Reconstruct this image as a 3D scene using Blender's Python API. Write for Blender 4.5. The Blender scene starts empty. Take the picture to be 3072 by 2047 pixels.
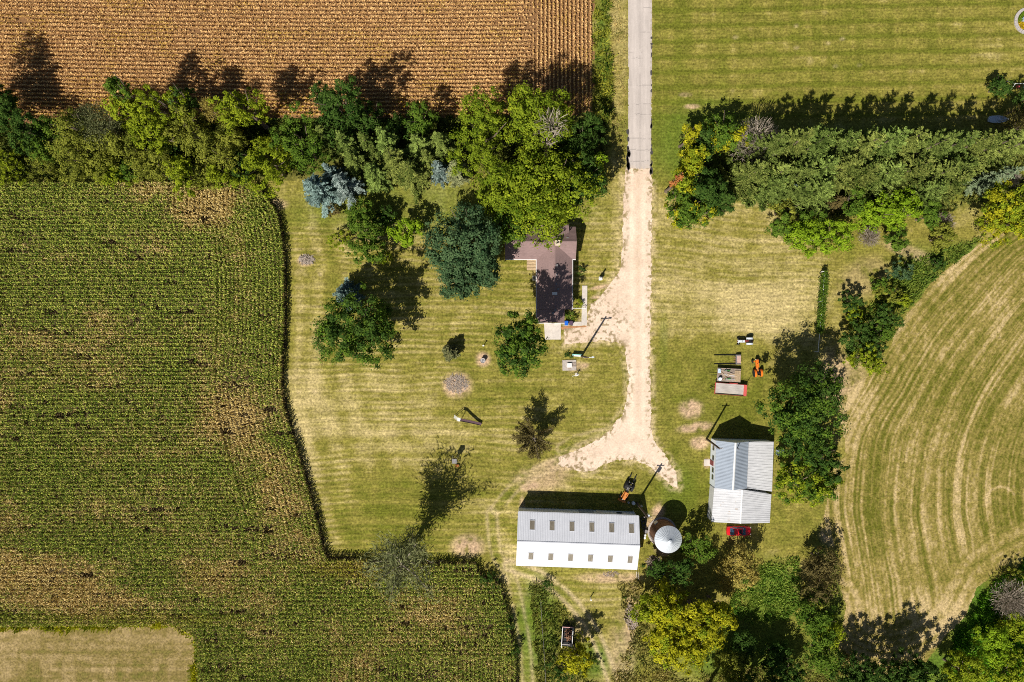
import bpy, bmesh, math, random
import numpy as np
from mathutils import Vector, Matrix

scene = bpy.context.scene
COL = scene.collection
R = math.radians

# ------------------------------------------------------------------ camera, sky, sun, exposure
H = 128.0                       # drone height; 24 mm lens on a 36 mm wide sensor: 192 m of ground across
cd = bpy.data.cameras.new('camera'); cam = bpy.data.objects.new('camera', cd); COL.objects.link(cam)
cam.location = (0, 0, H); cam.rotation_euler = (0, 0, 0)
cd.lens = 24; cd.sensor_width = 36; cd.clip_start = 1; cd.clip_end = 6000
scene.camera = cam
SUN_EL, SUN_AZ = 50.0, 212.0     # degrees; azimuth clockwise from +Y (shadows fall up and to the right)
w = bpy.data.worlds.new('World'); scene.world = w; w.use_nodes = True
nt = w.node_tree; sky = nt.nodes.new('ShaderNodeTexSky'); sky.sky_type = 'NISHITA'; sky.sun_disc = False
sky.sun_elevation = R(SUN_EL); sky.sun_rotation = R(SUN_AZ)
bg = nt.nodes['Background']; bg.inputs['Strength'].default_value = 0.045
nt.links.new(sky.outputs[0], bg.inputs['Color'])
ld = bpy.data.lights.new('sun', 'SUN'); ld.energy = 5.0; ld.angle = R(0.5); ld.color = (1.0, 0.95, 0.87)
sun = bpy.data.objects.new('sun', ld); COL.objects.link(sun)
_d = Vector((-math.sin(R(SUN_AZ)) * math.cos(R(SUN_EL)), -math.cos(R(SUN_AZ)) * math.cos(R(SUN_EL)), -math.sin(R(SUN_EL))))
sun.rotation_euler = _d.to_track_quat('-Z', 'Y').to_euler(); sun.location = (-60, -90, 150)
vs = scene.view_settings; vs.view_transform = 'Standard'; vs.look = 'None'; vs.exposure = 0.2; vs.gamma = 1; vs.use_curve_mapping = False
scene.cycles.use_denoising = False
scene.cycles.filter_width = 1.0
scene.cycles.max_bounces = 4; scene.cycles.diffuse_bounces = 2; scene.cycles.glossy_bounces = 2
scene.cycles.transmission_bounces = 3; scene.cycles.transparent_max_bounces = 4
scene.cycles.caustics_reflective = False; scene.cycles.caustics_refractive = False

# ------------------------------------------------------------------ helpers
PX = 2353 / 192.0               # survey sheet units per metre (origin top left, y down)
def D(x, y, z=0.0):             # survey sheet -> world, for a point known to be z metres up
    f = (1 - z / H) / PX
    return Vector(((x - 1176.5) * f, (784 - y) * f, z))
def S(x, y, z=0.0):             # the same on the finer sheet (16 units per metre)
    f = (1 - z / H) / 16.0
    return Vector(((x - 1536) * f, (1023.5 - y) * f, z))
def Dn(pts):
    a = np.array(pts, float); return np.stack([(a[:, 0] - 1176.5) / PX, (784 - a[:, 1]) / PX], 1)

def tag(o, label=None, cat=None, group=None, kind=None):
    if label: o['label'] = label
    if cat: o['category'] = cat
    if group: o['group'] = group
    if kind: o['kind'] = kind
    return o
def root(name, label, cat, loc, rz=0.0, group=None):
    o = bpy.data.objects.new(name, None); COL.objects.link(o); o.empty_display_size = 0.3
    o.location = loc; o.rotation_euler = (0, 0, rz)
    return tag(o, label, cat, group)
def link(name, me, mat=None, parent=None, loc=None):
    o = bpy.data.objects.new(name, me); COL.objects.link(o)
    if mat is not None: me.materials.append(mat)
    if parent is not None: o.parent = parent
    if loc is not None: o.location = loc
    return o

def vnoise(x, y, seed=0):
    xi = np.floor(x).astype(np.int64); yi = np.floor(y).astype(np.int64)
    fx = x - xi; fy = y - yi; fx = fx * fx * (3 - 2 * fx); fy = fy * fy * (3 - 2 * fy)
    def h(a, b):
        n = (a * 374761393 + b * 668265263 + seed * 1442695041) & 0xffffffff
        n = ((n ^ (n >> 13)) * 1274126177) & 0xffffffff
        return ((n ^ (n >> 16)) & 0xffff) / 65535.0
    return (h(xi, yi) * (1 - fx) + h(xi + 1, yi) * fx) * (1 - fy) + (h(xi, yi + 1) * (1 - fx) + h(xi + 1, yi + 1) * fx) * fy
def fbm(x, y, seed=0, o=4):
    s = 0; a = 1; t = 0
    for k in range(o):
        s = s + a * vnoise(x * 2 ** k, y * 2 ** k, seed + k * 7); t += a; a *= 0.55
    return s / t
def inpoly(X, Y, P):
    r = np.zeros(X.shape, bool); n = len(P)
    for i in range(n):
        x0, y0 = P[i]; x1, y1 = P[(i + 1) % n]
        if y0 == y1: continue
        c = (y0 > Y) != (y1 > Y)
        r ^= c & (X < (x1 - x0) * (Y - y0) / (y1 - y0) + x0)
    return r
def dline(X, Y, P):             # distance to an open polyline
    d = np.full(X.shape, 1e9)
    for i in range(len(P) - 1):
        ax, ay = P[i]; bx, by = P[i + 1]; vx, vy = bx - ax, by - ay
        t = np.clip(((X - ax) * vx + (Y - ay) * vy) / (vx * vx + vy * vy + 1e-9), 0, 1)
        d = np.minimum(d, np.hypot(X - ax - t * vx, Y - ay - t * vy))
    return d
def smooth_poly(P, n=6):        # Catmull-Rom through open points
    P = [np.array(p, float) for p in P]; out = []
    for i in range(len(P) - 1):
        a = P[max(i - 1, 0)]; b = P[i]; c = P[i + 1]; d = P[min(i + 2, len(P) - 1)]
        for k in range(n):
            t = k / n
            out.append(0.5 * ((2 * b) + (c - a) * t + (2 * a - 5 * b + 4 * c - d) * t * t + (3 * b - a - 3 * c + d) * t ** 3))
    out.append(P[-1]); return np.array(out)
def sstep(a, b, x):
    t = np.clip((x - a) / (b - a), 0, 1); return t * t * (3 - 2 * t)
def lerp(a, b, t):
    t = np.asarray(t)[..., None]; return np.asarray(a) * (1 - t) + np.asarray(b) * t

def mesh_np(name, V, loops, sizes, color=None, smooth=False):
    me = bpy.data.meshes.new(name); nv = len(V); nf = len(sizes)
    me.vertices.add(nv); me.vertices.foreach_set('co', np.ascontiguousarray(V, np.float32).ravel())
    me.loops.add(len(loops)); me.loops.foreach_set('vertex_index', np.ascontiguousarray(loops, np.int32))
    me.polygons.add(nf)
    st = np.zeros(nf, np.int32); st[1:] = np.cumsum(sizes)[:-1]
    me.polygons.foreach_set('loop_start', st)
    me.update(calc_edges=True)
    if color is not None:
        ca = me.color_attributes.new('tint', 'FLOAT_COLOR', 'POINT')
        c = np.ones((nv, 4), np.float32); c[:, :3] = color; ca.data.foreach_set('color', c.ravel())
    if smooth: me.polygons.foreach_set('use_smooth', np.ones(nf, bool))
    return me
def quads_mesh(name, Q, C=None):   # Q (n,4,3), C (n,3)
    n = len(Q); V = Q.reshape(-1, 3)
    return mesh_np(name, V, np.arange(n * 4), np.full(n, 4, np.int32), None if C is None else np.repeat(C, 4, 0))

class MB:                        # collects faces; build() makes ONE mesh object
    def __init__(s): s.v = []; s.f = []
    def add(s, vs, fs):
        b = len(s.v); s.v += [tuple(p) for p in vs]; s.f += [tuple(i + b for i in f) for f in fs]; return s
    def box(s, x0, x1, y0, y1, z0, z1, m=None):
        vs = [(x, y, z) for z in (z0, z1) for x, y in ((x0, y0), (x1, y0), (x1, y1), (x0, y1))]
        if m is not None: vs = [m @ Vector(p) for p in vs]
        return s.add(vs, [(3, 2, 1, 0), (4, 5, 6, 7), (0, 1, 5, 4), (1, 2, 6, 5), (2, 3, 7, 6), (3, 0, 4, 7)])
    def bbox(s, x0, x1, y0, y1, z0, z1, b=0.04):   # box with chamfered upright edges and top
        ring = lambda i, z: [(x0 + i, y0 + b, z), (x0 + b, y0 + i, z), (x1 - b, y0 + i, z), (x1 - i, y0 + b, z),
                             (x1 - i, y1 - b, z), (x1 - b, y1 - i, z), (x0 + b, y1 - i, z), (x0 + i, y1 - b, z)]
        return s.loft([ring(0, z0), ring(0, z1 - b), ring(b * 0.8, z1)])
    def loft(s, rings, cap=True):
        n = len(rings[0]); vs = [p for r in rings for p in r]; fs = []
        for k in range(len(rings) - 1):
            for i in range(n):
                j = (i + 1) % n; fs.append((k * n + i, k * n + j, (k + 1) * n + j, (k + 1) * n + i))
        if cap: fs.append(tuple(range(n))[::-1]); fs.append(tuple((len(rings) - 1) * n + i for i in range(n)))
        return s.add(vs, fs)
    def slab(s, p, t):           # thin solid: polygon p, thickened downwards by t
        p = [Vector(q) for q in p]; n = len(p); lo = [q - Vector((0, 0, t)) for q in p]
        fs = [tuple(range(n)), tuple(range(n, 2 * n))[::-1]] + [(i, n + i, n + (i + 1) % n, (i + 1) % n) for i in range(n)]
        return s.add(p + lo, fs)
    def tube(s, pts, rad, n=6, cap=True):
        pts = [Vector(p) for p in pts]; rad = rad if isinstance(rad, (list, tuple)) else [rad] * len(pts); rings = []
        for i, p in enumerate(pts):
            d = (pts[min(i + 1, len(pts) - 1)] - pts[max(i - 1, 0)]).normalized()
            u = d.cross(Vector((0.31, 0.17, 1) if abs(d.z) < 0.9 else (1, 0.2, 0))).normalized(); v = d.cross(u)
            rings.append([p + (u * math.cos(2 * math.pi * k / n) + v * math.sin(2 * math.pi * k / n)) * rad[i] for k in range(n)])
        return s.loft(rings, cap)
    def lathe(s, prof, n=24, m=None, cap=True):    # prof [(r,z)...] about Z
        rings = []
        for r, z in prof:
            ring = [Vector((r * math.cos(2 * math.pi * k / n), r * math.sin(2 * math.pi * k / n), z)) for k in range(n)]
            rings.append([m @ q for q in ring] if m is not None else ring)
        return s.loft(rings, cap)
    def build(s, name, mat=None, parent=None, world=False, loc=None, smooth=False):
        v = s.v
        if world and parent is not None:
            off = Vector(parent.location); q = parent.parent
            while q is not None: off = off + q.location; q = q.parent
            v = [tuple(Vector(p) - off) for p in v]
        if loc is not None: v = [tuple(Vector(p) - Vector(loc)) for p in v]
        me = bpy.data.meshes.new(name); me.from_pydata(v, [], s.f); me.update()
        bm = bmesh.new(); bm.from_mesh(me); bmesh.ops.recalc_face_normals(bm, faces=bm.faces); bm.to_mesh(me); bm.free()
        if smooth:
            me.polygons.foreach_set('use_smooth', np.ones(len(me.polygons), bool))
            try: me.set_sharp_from_angle(angle=R(38))
            except Exception: pass
        return link(name, me, mat, parent, loc)

# ------------------------------------------------------------------ materials
def mat(name, rgb, rough=0.8, metal=0.0, var=0.25, scale=4.0, spec=0.3, bump=0.0, tint=False, stretch=None, var2=0.0, scale2=0.4, streak=None):
    m = bpy.data.materials.new(name); m.use_nodes = True; t = m.node_tree; N = t.nodes; L = t.links
    b = N['Principled BSDF']; b.inputs['Roughness'].default_value = rough; b.inputs['Metallic'].default_value = metal
    b.inputs['Specular IOR Level'].default_value = spec
    if tint:
        c = N.new('ShaderNodeVertexColor'); c.layer_name = 'tint'; csock = c.outputs['Color']
    else:
        c = N.new('ShaderNodeRGB'); c.outputs[0].default_value = (*rgb, 1); csock = c.outputs[0]
    g = N.new('ShaderNodeNewGeometry'); pos = g.outputs['Position']
    def layer(csock, var, scale, stretch, detail=6):
        p = pos
        if stretch:
            mp = N.new('ShaderNodeMapping'); mp.inputs['Scale'].default_value = stretch; L.new(pos, mp.inputs['Vector']); p = mp.outputs[0]
        n = N.new('ShaderNodeTexNoise'); n.inputs['Scale'].default_value = scale; n.inputs['Detail'].default_value = detail
        n.inputs['Roughness'].default_value = 0.72; L.new(p, n.inputs['Vector'])
        r = N.new('ShaderNodeMapRange'); r.inputs['From Min'].default_value = 0.32; r.inputs['From Max'].default_value = 0.68
        r.inputs['To Min'].default_value = 1 - var; r.inputs['To Max'].default_value = 1 + var; L.new(n.outputs['Fac'], r.inputs['Value'])
        v = N.new('ShaderNodeVectorMath'); v.operation = 'SCALE'; L.new(csock, v.inputs[0]); L.new(r.outputs[0], v.inputs['Scale'])
        return v.outputs[0], n.outputs['Fac']
    csock, f = layer(csock, var, scale, stretch)
    if var2: csock, _ = layer(csock, var2, scale2, None)
    if streak: csock, _ = layer(csock, streak[0], streak[1], streak[2], 4)
    L.new(csock, b.inputs['Base Color'])
    if bump:
        bp = N.new('ShaderNodeBump'); bp.inputs['Strength'].default_value = bump; bp.inputs['Distance'].default_value = 0.15
        L.new(f, bp.inputs['Height']); L.new(bp.outputs[0], b.inputs['Normal'])
    return m
def foliage_mat(name, trans=0.3):
    m = bpy.data.materials.new(name); m.use_nodes = True; t = m.node_tree; N = t.nodes; L = t.links
    N.remove(N['Principled BSDF']); out = N['Material Output']
    c = N.new('ShaderNodeVertexColor'); c.layer_name = 'tint'
    d = N.new('ShaderNodeBsdfDiffuse'); tr = N.new('ShaderNodeBsdfTranslucent'); mx = N.new('ShaderNodeMixShader'); mx.inputs[0].default_value = trans
    L.new(c.outputs['Color'], d.inputs['Color']); L.new(c.outputs['Color'], tr.inputs['Color'])
    L.new(d.outputs[0], mx.inputs[1]); L.new(tr.outputs[0], mx.inputs[2]); L.new(mx.outputs[0], out.inputs['Surface'])
    return m
M = {}
M['grass'] = mat('grass', None, 0.95, tint=True, var=0.58, scale=2.4, spec=0.05, bump=0.5, var2=0.16, scale2=0.5, streak=(0.25, 0.6, (0.35, 4.5, 1)))
M['hay'] = mat('hay', None, 0.95, tint=True, var=0.55, scale=2.6, spec=0.05, bump=0.6)
M['soil'] = mat('soil', (0.085, 0.062, 0.030), 0.95, var=0.4, scale=3, spec=0.05)
M['soysoil'] = mat('soysoil', (0.23, 0.125, 0.055), 0.95, var=0.45, scale=4, spec=0.05, bump=0.3, var2=0.15, scale2=0.15)
M['asphalt'] = mat('asphalt', None, 0.9, tint=True, var=0.10, scale=1.2, spec=0.15, stretch=(2.2, 0.15, 1), var2=0.08, scale2=5)
M['gravel'] = mat('gravel', None, 0.95, tint=True, var=0.16, scale=3.0, spec=0.1, bump=0.2, var2=0.07, scale2=0.5)
M['foliage'] = foliage_mat('foliage', 0.3)
M['needles'] = foliage_mat('needles', 0.12)
M['crop'] = foliage_mat('crop', 0.22)
M['bark'] = mat('bark', (0.16, 0.12, 0.09), 0.9, var=0.35, scale=6)
M['deadwood'] = mat('deadwood', (0.42, 0.35, 0.29), 0.9, var=0.3, scale=6)
M['whitemetal'] = mat('whitemetal', (0.66, 0.67, 0.71), 0.45, var=0.05, scale=0.8, spec=0.4, stretch=(3, 0.4, 1), var2=0.06, scale2=0.35)
M['bluemetal'] = mat('bluemetal', (0.36, 0.41, 0.48), 0.45, var=0.06, scale=1.0, spec=0.4)
M['oldwhite'] = mat('oldwhite', (0.56, 0.56, 0.57), 0.55, var=0.16, scale=1.2, spec=0.3, stretch=(0.5, 4, 1), var2=0.08, scale2=0.5)
M['skylight'] = mat('skylight', (0.23, 0.20, 0.15), 0.4, var=0.45, scale=2.2, stretch=(4, 0.5, 0.5), spec=0.4)
M['wallwhite'] = mat('wallwhite', (0.66, 0.66, 0.66), 0.7, var=0.08, scale=1.5)
M['wallblue'] = mat('wallblue', (0.78, 0.84, 0.92), 0.6, var=0.06, scale=1.5)
M['galv'] = mat('galv', (0.62, 0.66, 0.70), 0.42, metal=0.25, var=0.12, scale=1.5, spec=0.5)
M['rust'] = mat('rust', (0.24, 0.125, 0.07), 0.85, var=0.35, scale=2.0)
M['shingle'] = mat('shingle', (0.245, 0.165, 0.155), 0.9, var=0.22, scale=2.5, stretch=(0.6, 5, 5), var2=0.1, scale2=0.6)
M['siding'] = mat('siding', (0.62, 0.58, 0.5), 0.8, var=0.08, scale=2)
M['trim'] = mat('trim', (0.75, 0.73, 0.70), 0.6, var=0.05)
M['glass'] = mat('glass', (0.03, 0.04, 0.05), 0.1, var=0.1, spec=0.6)
M['carglass'] = mat('carglass', (0.03, 0.07, 0.12), 0.08, var=0.1, spec=0.8)
M['concrete'] = mat('concrete', (0.58, 0.52, 0.46), 0.9, var=0.12, scale=2, spec=0.1, var2=0.1, scale2=0.7)
M['oldconcrete'] = mat('oldconcrete', (0.42, 0.37, 0.33), 0.9, var=0.3, scale=3, spec=0.1)
M['black'] = mat('black', (0.012, 0.012, 0.014), 0.7, var=0.2)
M['rubber'] = mat('rubber', (0.02, 0.019, 0.02), 0.85, var=0.3, scale=8)
M['steel'] = mat('steel', (0.22, 0.21, 0.21), 0.6, metal=0.3, var=0.25, scale=5)
M['carred'] = mat('carred', (0.62, 0.012, 0.02), 0.18, var=0.05, spec=0.6)
M['orange'] = mat('orange', (0.78, 0.17, 0.015), 0.5, var=0.12, scale=5)
M['rustorange'] = mat('rustorange', (0.62, 0.22, 0.05), 0.7, var=0.35, scale=5)
M['greypaint'] = mat('greypaint', (0.62, 0.66, 0.70), 0.45, var=0.1, scale=4)
M['redpaint'] = mat('redpaint', (0.58, 0.10, 0.085), 0.6, var=0.15, scale=4)
M['darkred'] = mat('darkred', (0.22, 0.035, 0.035), 0.6, var=0.2, scale=4)
M['planks'] = mat('planks', (0.52, 0.47, 0.43), 0.9, var=0.28, scale=2, stretch=(0.4, 7, 1))
M['timber'] = mat('timber', (0.45, 0.33, 0.20), 0.9, var=0.3, scale=4)
M['oldtimber'] = mat('oldtimber', (0.33, 0.26, 0.21), 0.9, var=0.35, scale=4)
M['pole'] = mat('pole', (0.10, 0.075, 0.055), 0.9, var=0.3, scale=5)
M['white'] = mat('white', (0.82, 0.82, 0.80), 0.5, var=0.05)
M['bluebin'] = mat('bluebin', (0.01, 0.13, 0.62), 0.5, var=0.1)
M['plumbin'] = mat('plumbin', (0.10, 0.06, 0.10), 0.5, var=0.15)
M['teal'] = mat('teal', (0.28, 0.62, 0.58), 0.5, var=0.1)
M['paleblue'] = mat('paleblue', (0.50, 0.62, 0.76), 0.45, var=0.1)
M['boatblue'] = mat('boatblue', (0.55, 0.64, 0.76), 0.5, var=0.2, scale=5)
M['slide'] = mat('slide', (0.14, 0.085, 0.10), 0.4, var=0.2)
M['ash'] = mat('ash', (0.42, 0.41, 0.42), 0.95, var=0.5, scale=6)
M['stone'] = mat('stone', (0.42, 0.38, 0.36), 0.9, var=0.3, scale=4)
M['chimney'] = mat('chimney', (0.62, 0.52, 0.38), 0.9, var=0.25, scale=6)
M['greenpaint'] = mat('greenpaint', (0.05, 0.16, 0.04), 0.6, var=0.2)

# ------------------------------------------------------------------ outlines (survey sheet units)
CORN_EDGE = [(600, 430), (628, 470), (642, 490), (655, 560), (659, 640), (659, 740), (655, 820), (653, 880), (660, 940), (676, 990), (697, 1060), (716, 1130), (735, 1200), (745, 1250), (757, 1278)]
CORN = [(-260, 421), (300, 421), (560, 424)] + CORN_EDGE + [(905, 1289), (1092, 1291), (1108, 1325), (1148, 1332), (1160, 1380), (1172, 1430), (1183, 1490), (1190, 1570), (1190, 1690), (460, 1690), (460, 1568),
        (461, 1500), (450, 1455), (425, 1432), (380, 1426), (200, 1430), (-260, 1438)]
STUBBLE = [(-260, 1444), (200, 1436), (380, 1432), (420, 1438), (443, 1460), (453, 1500), (454, 1568), (454, 1690), (-260, 1690)]
SOY = [(-300, -120), (1362, -120), (1364, 120), (1362, 262), (1100, 268), (700, 272), (300, 275), (-300, 290)]
HAY = [(2420, 500), (2350, 515), (2265, 553), (2185, 609), (2142, 650), (2088, 715), (2055, 772), (2030, 826), (1990, 868), (1955, 895), (1930, 960), (1945, 1045), (1908, 1090), (1896, 1178), (1885, 1215), (1921, 1258), (1931, 1345),
       (1945, 1395), (1935, 1445), (1925, 1490), (1960, 1540), (2020, 1560), (2120, 1530), (2178, 1455), (2215, 1422), (2245, 1352), (2301, 1300), (2352, 1280), (2420, 1262)]
ROAD = [(1443, -160), (1444, 150), (1443, 300), (1440, 400), (1495, 400), (1497, 250), (1498, 100), (1498, -160)]
DRIVE = [(1438, 388), (1434, 430), (1432, 520), (1429, 590), (1422, 625), (1400, 655), (1372, 690), (1356, 700), (1350, 735), (1318, 748), (1296, 752), (1297, 792), (1330, 790), (1372, 783), (1420, 787), (1436, 800),
         (1438, 832), (1446, 862), (1441, 915), (1428, 955), (1402, 990), (1370, 1014), (1325, 1033), (1285, 1050), (1282, 1068), (1310, 1078), (1340, 1086), (1368, 1080), (1392, 1066), (1425, 1056), (1462, 1058), (1492, 1072), (1522, 1096), (1545, 1118), (1559, 1120),
         (1553, 1086), (1534, 1054), (1510, 1024), (1497, 995), (1496, 900), (1494, 780), (1496, 650), (1498, 500), (1497, 388)]

# ------------------------------------------------------------------ the ground: one sheet to the horizon
GREEN = np.array([0.135, 0.142, 0.018]); STRAW = np.array([0.47, 0.375, 0.165]); OLIVE = np.array([0.235, 0.203, 0.042]); LUSH = np.array([0.085, 0.155, 0.016])
BARE = np.array([0.50, 0.345, 0.215]); PALE = np.array([0.56, 0.43, 0.25])
def ell(px, py, x, y, rx, ry, rot=0, soft=0.5):
    c, s = math.cos(R(rot)), math.sin(R(rot)); dx, dy = px - x, py - y
    q = np.hypot((dx * c + dy * s) / rx, (-dx * s + dy * c) / ry); return 1 - sstep(1 - soft, 1 + soft, q)
def ground_tint(X, Y):
    px = X * PX + 1176.5; py = 784 - Y * PX
    n1 = fbm(X / 9, Y / 9, 3); n2 = fbm(X / 2.2, Y / 2.2, 11); n3 = fbm(X / 0.7, Y / 0.7, 19, 3)
    wob = (fbm(X / 14, Y / 14, 77, 2) - 0.5) * 3
    # mown stripes: long across, narrow up and down
    st = fbm(X / 22, (Y + wob * 0.5 + (X * 0.012)) / 0.6, 31, 3) - 0.5
    st2 = fbm(X / 22, (Y + wob * 0.6) / 2.1, 41, 2) - 0.5
    d = 0.42 + (n1 - 0.5) * 0.5 + (n2 - 0.5) * 0.45 + (n3 - 0.5) * 0.3
    per = np.sin(6.2832 * (Y + wob * 0.7 + 0.004 * np.abs(X) + (X + 20) ** 2 * 0.0006) / 1.08) * sstep(.25, .7, fbm(X / 12, Y / 6, 87, 2))
    west = sstep(600, 660, px) * (1 - sstep(1410, 1440, px)) * sstep(420, 520, py)
    east = sstep(1495, 1500, px) * (1 - sstep(1870, 1960, px)) * sstep(420, 470, py) * (1 - sstep(760, 840, py))
    d = d + west * (0.0 + st * 0.6 + st2 * 0.45 * sstep(850, 950, py) + per * 0.20)
    # the west lawn along the corn: rings that follow the edge
    dc = dline(X, Y, Dn(CORN_EDGE + [(905, 1289), (1092, 1291)]))
    d = d + west * (1 - sstep(0, 26, dc)) * 0.16 * np.sin(dc / 0.8 + wob) * sstep(1.2, 2.5, dc)
    d = d - west * (1 - sstep(0.8, 3.0, dc)) * 0.15
    d = d + ell(px, py, 695, 900, 36, 330, 2) * 0.28 + ell(px, py, 860, 930, 210, 90) * 0.25 + ell(px, py, 740, 1180, 40, 190, -14) * 0.25
    d = d - ell(px, py, 900, 1220, 170, 60) * 0.2 - ell(px, py, 870, 870, 150, 60) * 0.10 - ell(px, py, 1160, 660, 60, 40) * 0.1
    d = d + east * (0.19 + st * 0.45 + st2 * 0.3 + per * 0.13) + ell(px, py, 1740, 720, 110, 55) * 0.3
    d = d - ell(px, py, 1640, 930, 170, 150, 0, 0.6) * 0.24 - ell(px, py, 1560, 1200, 80, 170) * 0.22 - ell(px, py, 1830, 1235, 90, 45) * 0.1
    # hay meadow beyond the road: dark bands about three metres apart
    mead = sstep(1496, 1502, px) * (1 - sstep(255, 300, py))
    bands = np.exp(-((((py + (px - 1900) * 0.018 + wob * 3) % 35.5) - 17) / 5.5) ** 2)
    vert = fbm(X / 0.9, Y / 30, 53, 2) - 0.5
    d = d * (1 - mead) + mead * (0.27 + (n1 - .5) * 0.35 + (n2 - .5) * 0.55 + (n3 - 0.5) * 0.3 - bands * (0.30 + 0.3 * (n2 - 0.3)) + 0.10 * np.exp(-((((py + (px - 1900) * 0.018 + wob * 3) % 35.5) - 27) / 3) ** 2) + vert * 0.3 + st * 0.15 + sstep(2050, 2300, px) * 0.08)
    ver = sstep(1496, 1502, px) * (1 - sstep(1560, 1600, px)) * (1 - sstep(420, 470, py))
    d = d + ver * (-0.12 + 0.3 * (fbm(X / 0.7, Y / 18, 61, 2) - .5) - 0.2 * sstep(230, 300, py))
    verw = sstep(1400, 1410, px) * (1 - sstep(1436, 1444, px)) * (1 - sstep(640, 700, py))
    d = d + verw * 0.22
    d = d + ell(px, py, 1300, 880, 130, 70) * 0.06 - ell(px, py, 1400, 860, 45, 60) * 0.16
    d = d + ell(px, py, 1200, 1310, 60, 90) * 0.1 + ell(px, py, 1400, 1370, 90, 60) * 0.12
    d = d - ell(px, py, 1480, 1140, 90, 40) * 0.15 + ell(px, py, 1350, 1110, 120, 25) * 0.2
    d = np.clip(d, 0, 1)
    c = np.where((d < 0.45)[..., None], lerp(GREEN, OLIVE, d / 0.45), lerp(OLIVE, STRAW, (d - 0.45) / 0.55))
    # lush green growth
    for (x, y, rx, ry, a) in [(1240, 1440, 45, 110, .8), (1360, 1520, 40, 40, .9), (1206, 1460, 24, 130, .35), (2230, 1400, 60, 80, 1), (2290, 1500, 120, 100, .9), (1770, 1360, 60, 70, .9), (2110, 640, 60, 70, .7), (2210, 580, 60, 25, .8), (1700, 1500, 160, 80, .8),
                              (1440, 1500, 30, 60, .5), (1525, 780, 10, 60, .3), (100, 340, 600, 70, .8), (900, 300, 500, 60, .8), (1640, 330, 140, 90, .7), (2000, 380, 380, 90, .8), (1000, 480, 330, 60, .5), (1560, 1130, 40, 60, .4), (1385, 120, 16, 140, .9), (1900, 1400, 40, 160, .7), (2100, 1540, 260, 50, .9)]:
        a2 = ell(px, py, x, y, rx, ry, 0, 0.5) * a * np.clip(0.3 + 1.1 * n2, 0, 1); c = lerp2(c, LUSH, a2)
    # worn and bare earth
    for (x, y, rx, ry, rot, a) in [(1588, 940, 24, 20, 0, .9), (1598, 982, 36, 10, -8, .9), (1608, 1018, 20, 14, 0, .8), (1625, 1065, 8, 10, 0, .9), (1050, 885, 30, 26, 0, .95), (1110, 826, 15, 15, 0, .9), (703, 600, 17, 11, 0, .8), (1075, 1255, 34, 24, 0, .75), (1073, 1256, 12, 9, 0, .9),
                                   (1505, 1190, 14, 34, 28, .8), (1525, 1262, 18, 14, 0, .8), (1400, 1328, 70, 12, 0, .6), (1245, 1100, 60, 30, -8, .5), (1310, 1062, 60, 16, -8, .7), (1600, 1450, 12, 60, 0, .3), (1940, 880, 60, 60, 0, .4), (1912, 1225, 26, 28, 0, .7), (630, 470, 30, 12, 0, .6),
                                   (1430, 1500, 30, 80, 0, .4), (1450, 1400, 14, 70, 3, .5), (1210, 1120, 12, 8, 0, .7), (1228, 1116, 9, 7, 0, .7), (1590, 245, 15, 5, 0, .9), (1575, 218, 14, 5, 0, .5), (1920, 1170, 14, 70, 0, .6), (2000, 760, 12, 60, 30, .3), (1920, 860, 30, 60, 0, .4), (1380, 660, 22, 4, -10, .9), (1378, 683, 18, 4, -5, .9),
                                   (1345, 840, 8, 5, 0, .6), (1317, 842, 26, 12, 0, .5), (1255, 1340, 30, 8, 0, .4), (1200, 1160, 6, 20, 0, .5), (1395, 120, 12, 8, 0, .4), (1240, 620, 14, 40, 0, .35), (1985, 640, 60, 40, -30, .25), (2090, 580, 60, 14, 20, .4), (1330, 1440, 30, 30, 0, .3), (1640, 1400, 30, 20, 0, .3)]:
        a2 = ell(px, py, x, y, rx, ry, rot, 0.5) * a * sstep(0.2, 0.62, n2 * 0.6 + n3 * 0.5); c = lerp2(c, BARE, np.clip(a2 * 1.3, 0, 1))
    for (x, y) in [(733, 578), (702, 632), (735, 631), (686, 900), (724, 900), (1255, 740), (1183, 1008), (1094, 707), (1830, 60), (1830, 110), (1902, 100), (1935, 90), (1690, 86), (1920, 152), (1975, 150)]:
        c = lerp2(c, PALE, ell(px, py, x, y, 5, 3.5, 0, 0.9) * 0.6 * n3 * 1.4)
    dd = dline(X, Y, Dn(DRIVE + DRIVE[:1])); c = lerp2(c, PALE, np.clip(1 - dd / 1.3, 0, 1) * sstep(.35, .65, n3) * (py > 395) * .75)
    # wheel tracks
    for P, hw, gap in [([(1130, 1180), (1140, 1270), (1175, 1330), (1195, 1420), (1208, 1500), (1215, 1620)], 0.32, 0.95), ([(1170, 1300), (1240, 1325), (1300, 1370), (1350, 1430), (1385, 1500), (1420, 1600)], 0.40, 0.9), ([(1440, 985), (1330, 1010), (1290, 1030)], .3, .8), ([(1290, 1060), (1200, 1105), (1140, 1170)], .3, .9)]:
        dd = dline(X, Y, smooth_poly(Dn(P)))
        a2 = np.exp(-(np.abs(dd - gap) / hw) ** 2) * sstep(0.2, 0.6, n2 * 0.7 + n3 * 0.4); c = lerp2(c, PALE * 0.9, a2 * (0.75 if P[0][1] > 1250 else 0.45))
        c = lerp2(c, LUSH * 1.2, np.exp(-(dd / 0.5) ** 2) * 0.12)
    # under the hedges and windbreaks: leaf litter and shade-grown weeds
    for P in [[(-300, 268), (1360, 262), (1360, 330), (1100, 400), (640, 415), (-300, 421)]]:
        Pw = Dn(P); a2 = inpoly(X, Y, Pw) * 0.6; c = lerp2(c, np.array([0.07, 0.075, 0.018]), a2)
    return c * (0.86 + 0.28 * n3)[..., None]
def lerp2(c, b, a): return c * (1 - a[..., None]) + b * a[..., None]

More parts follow.
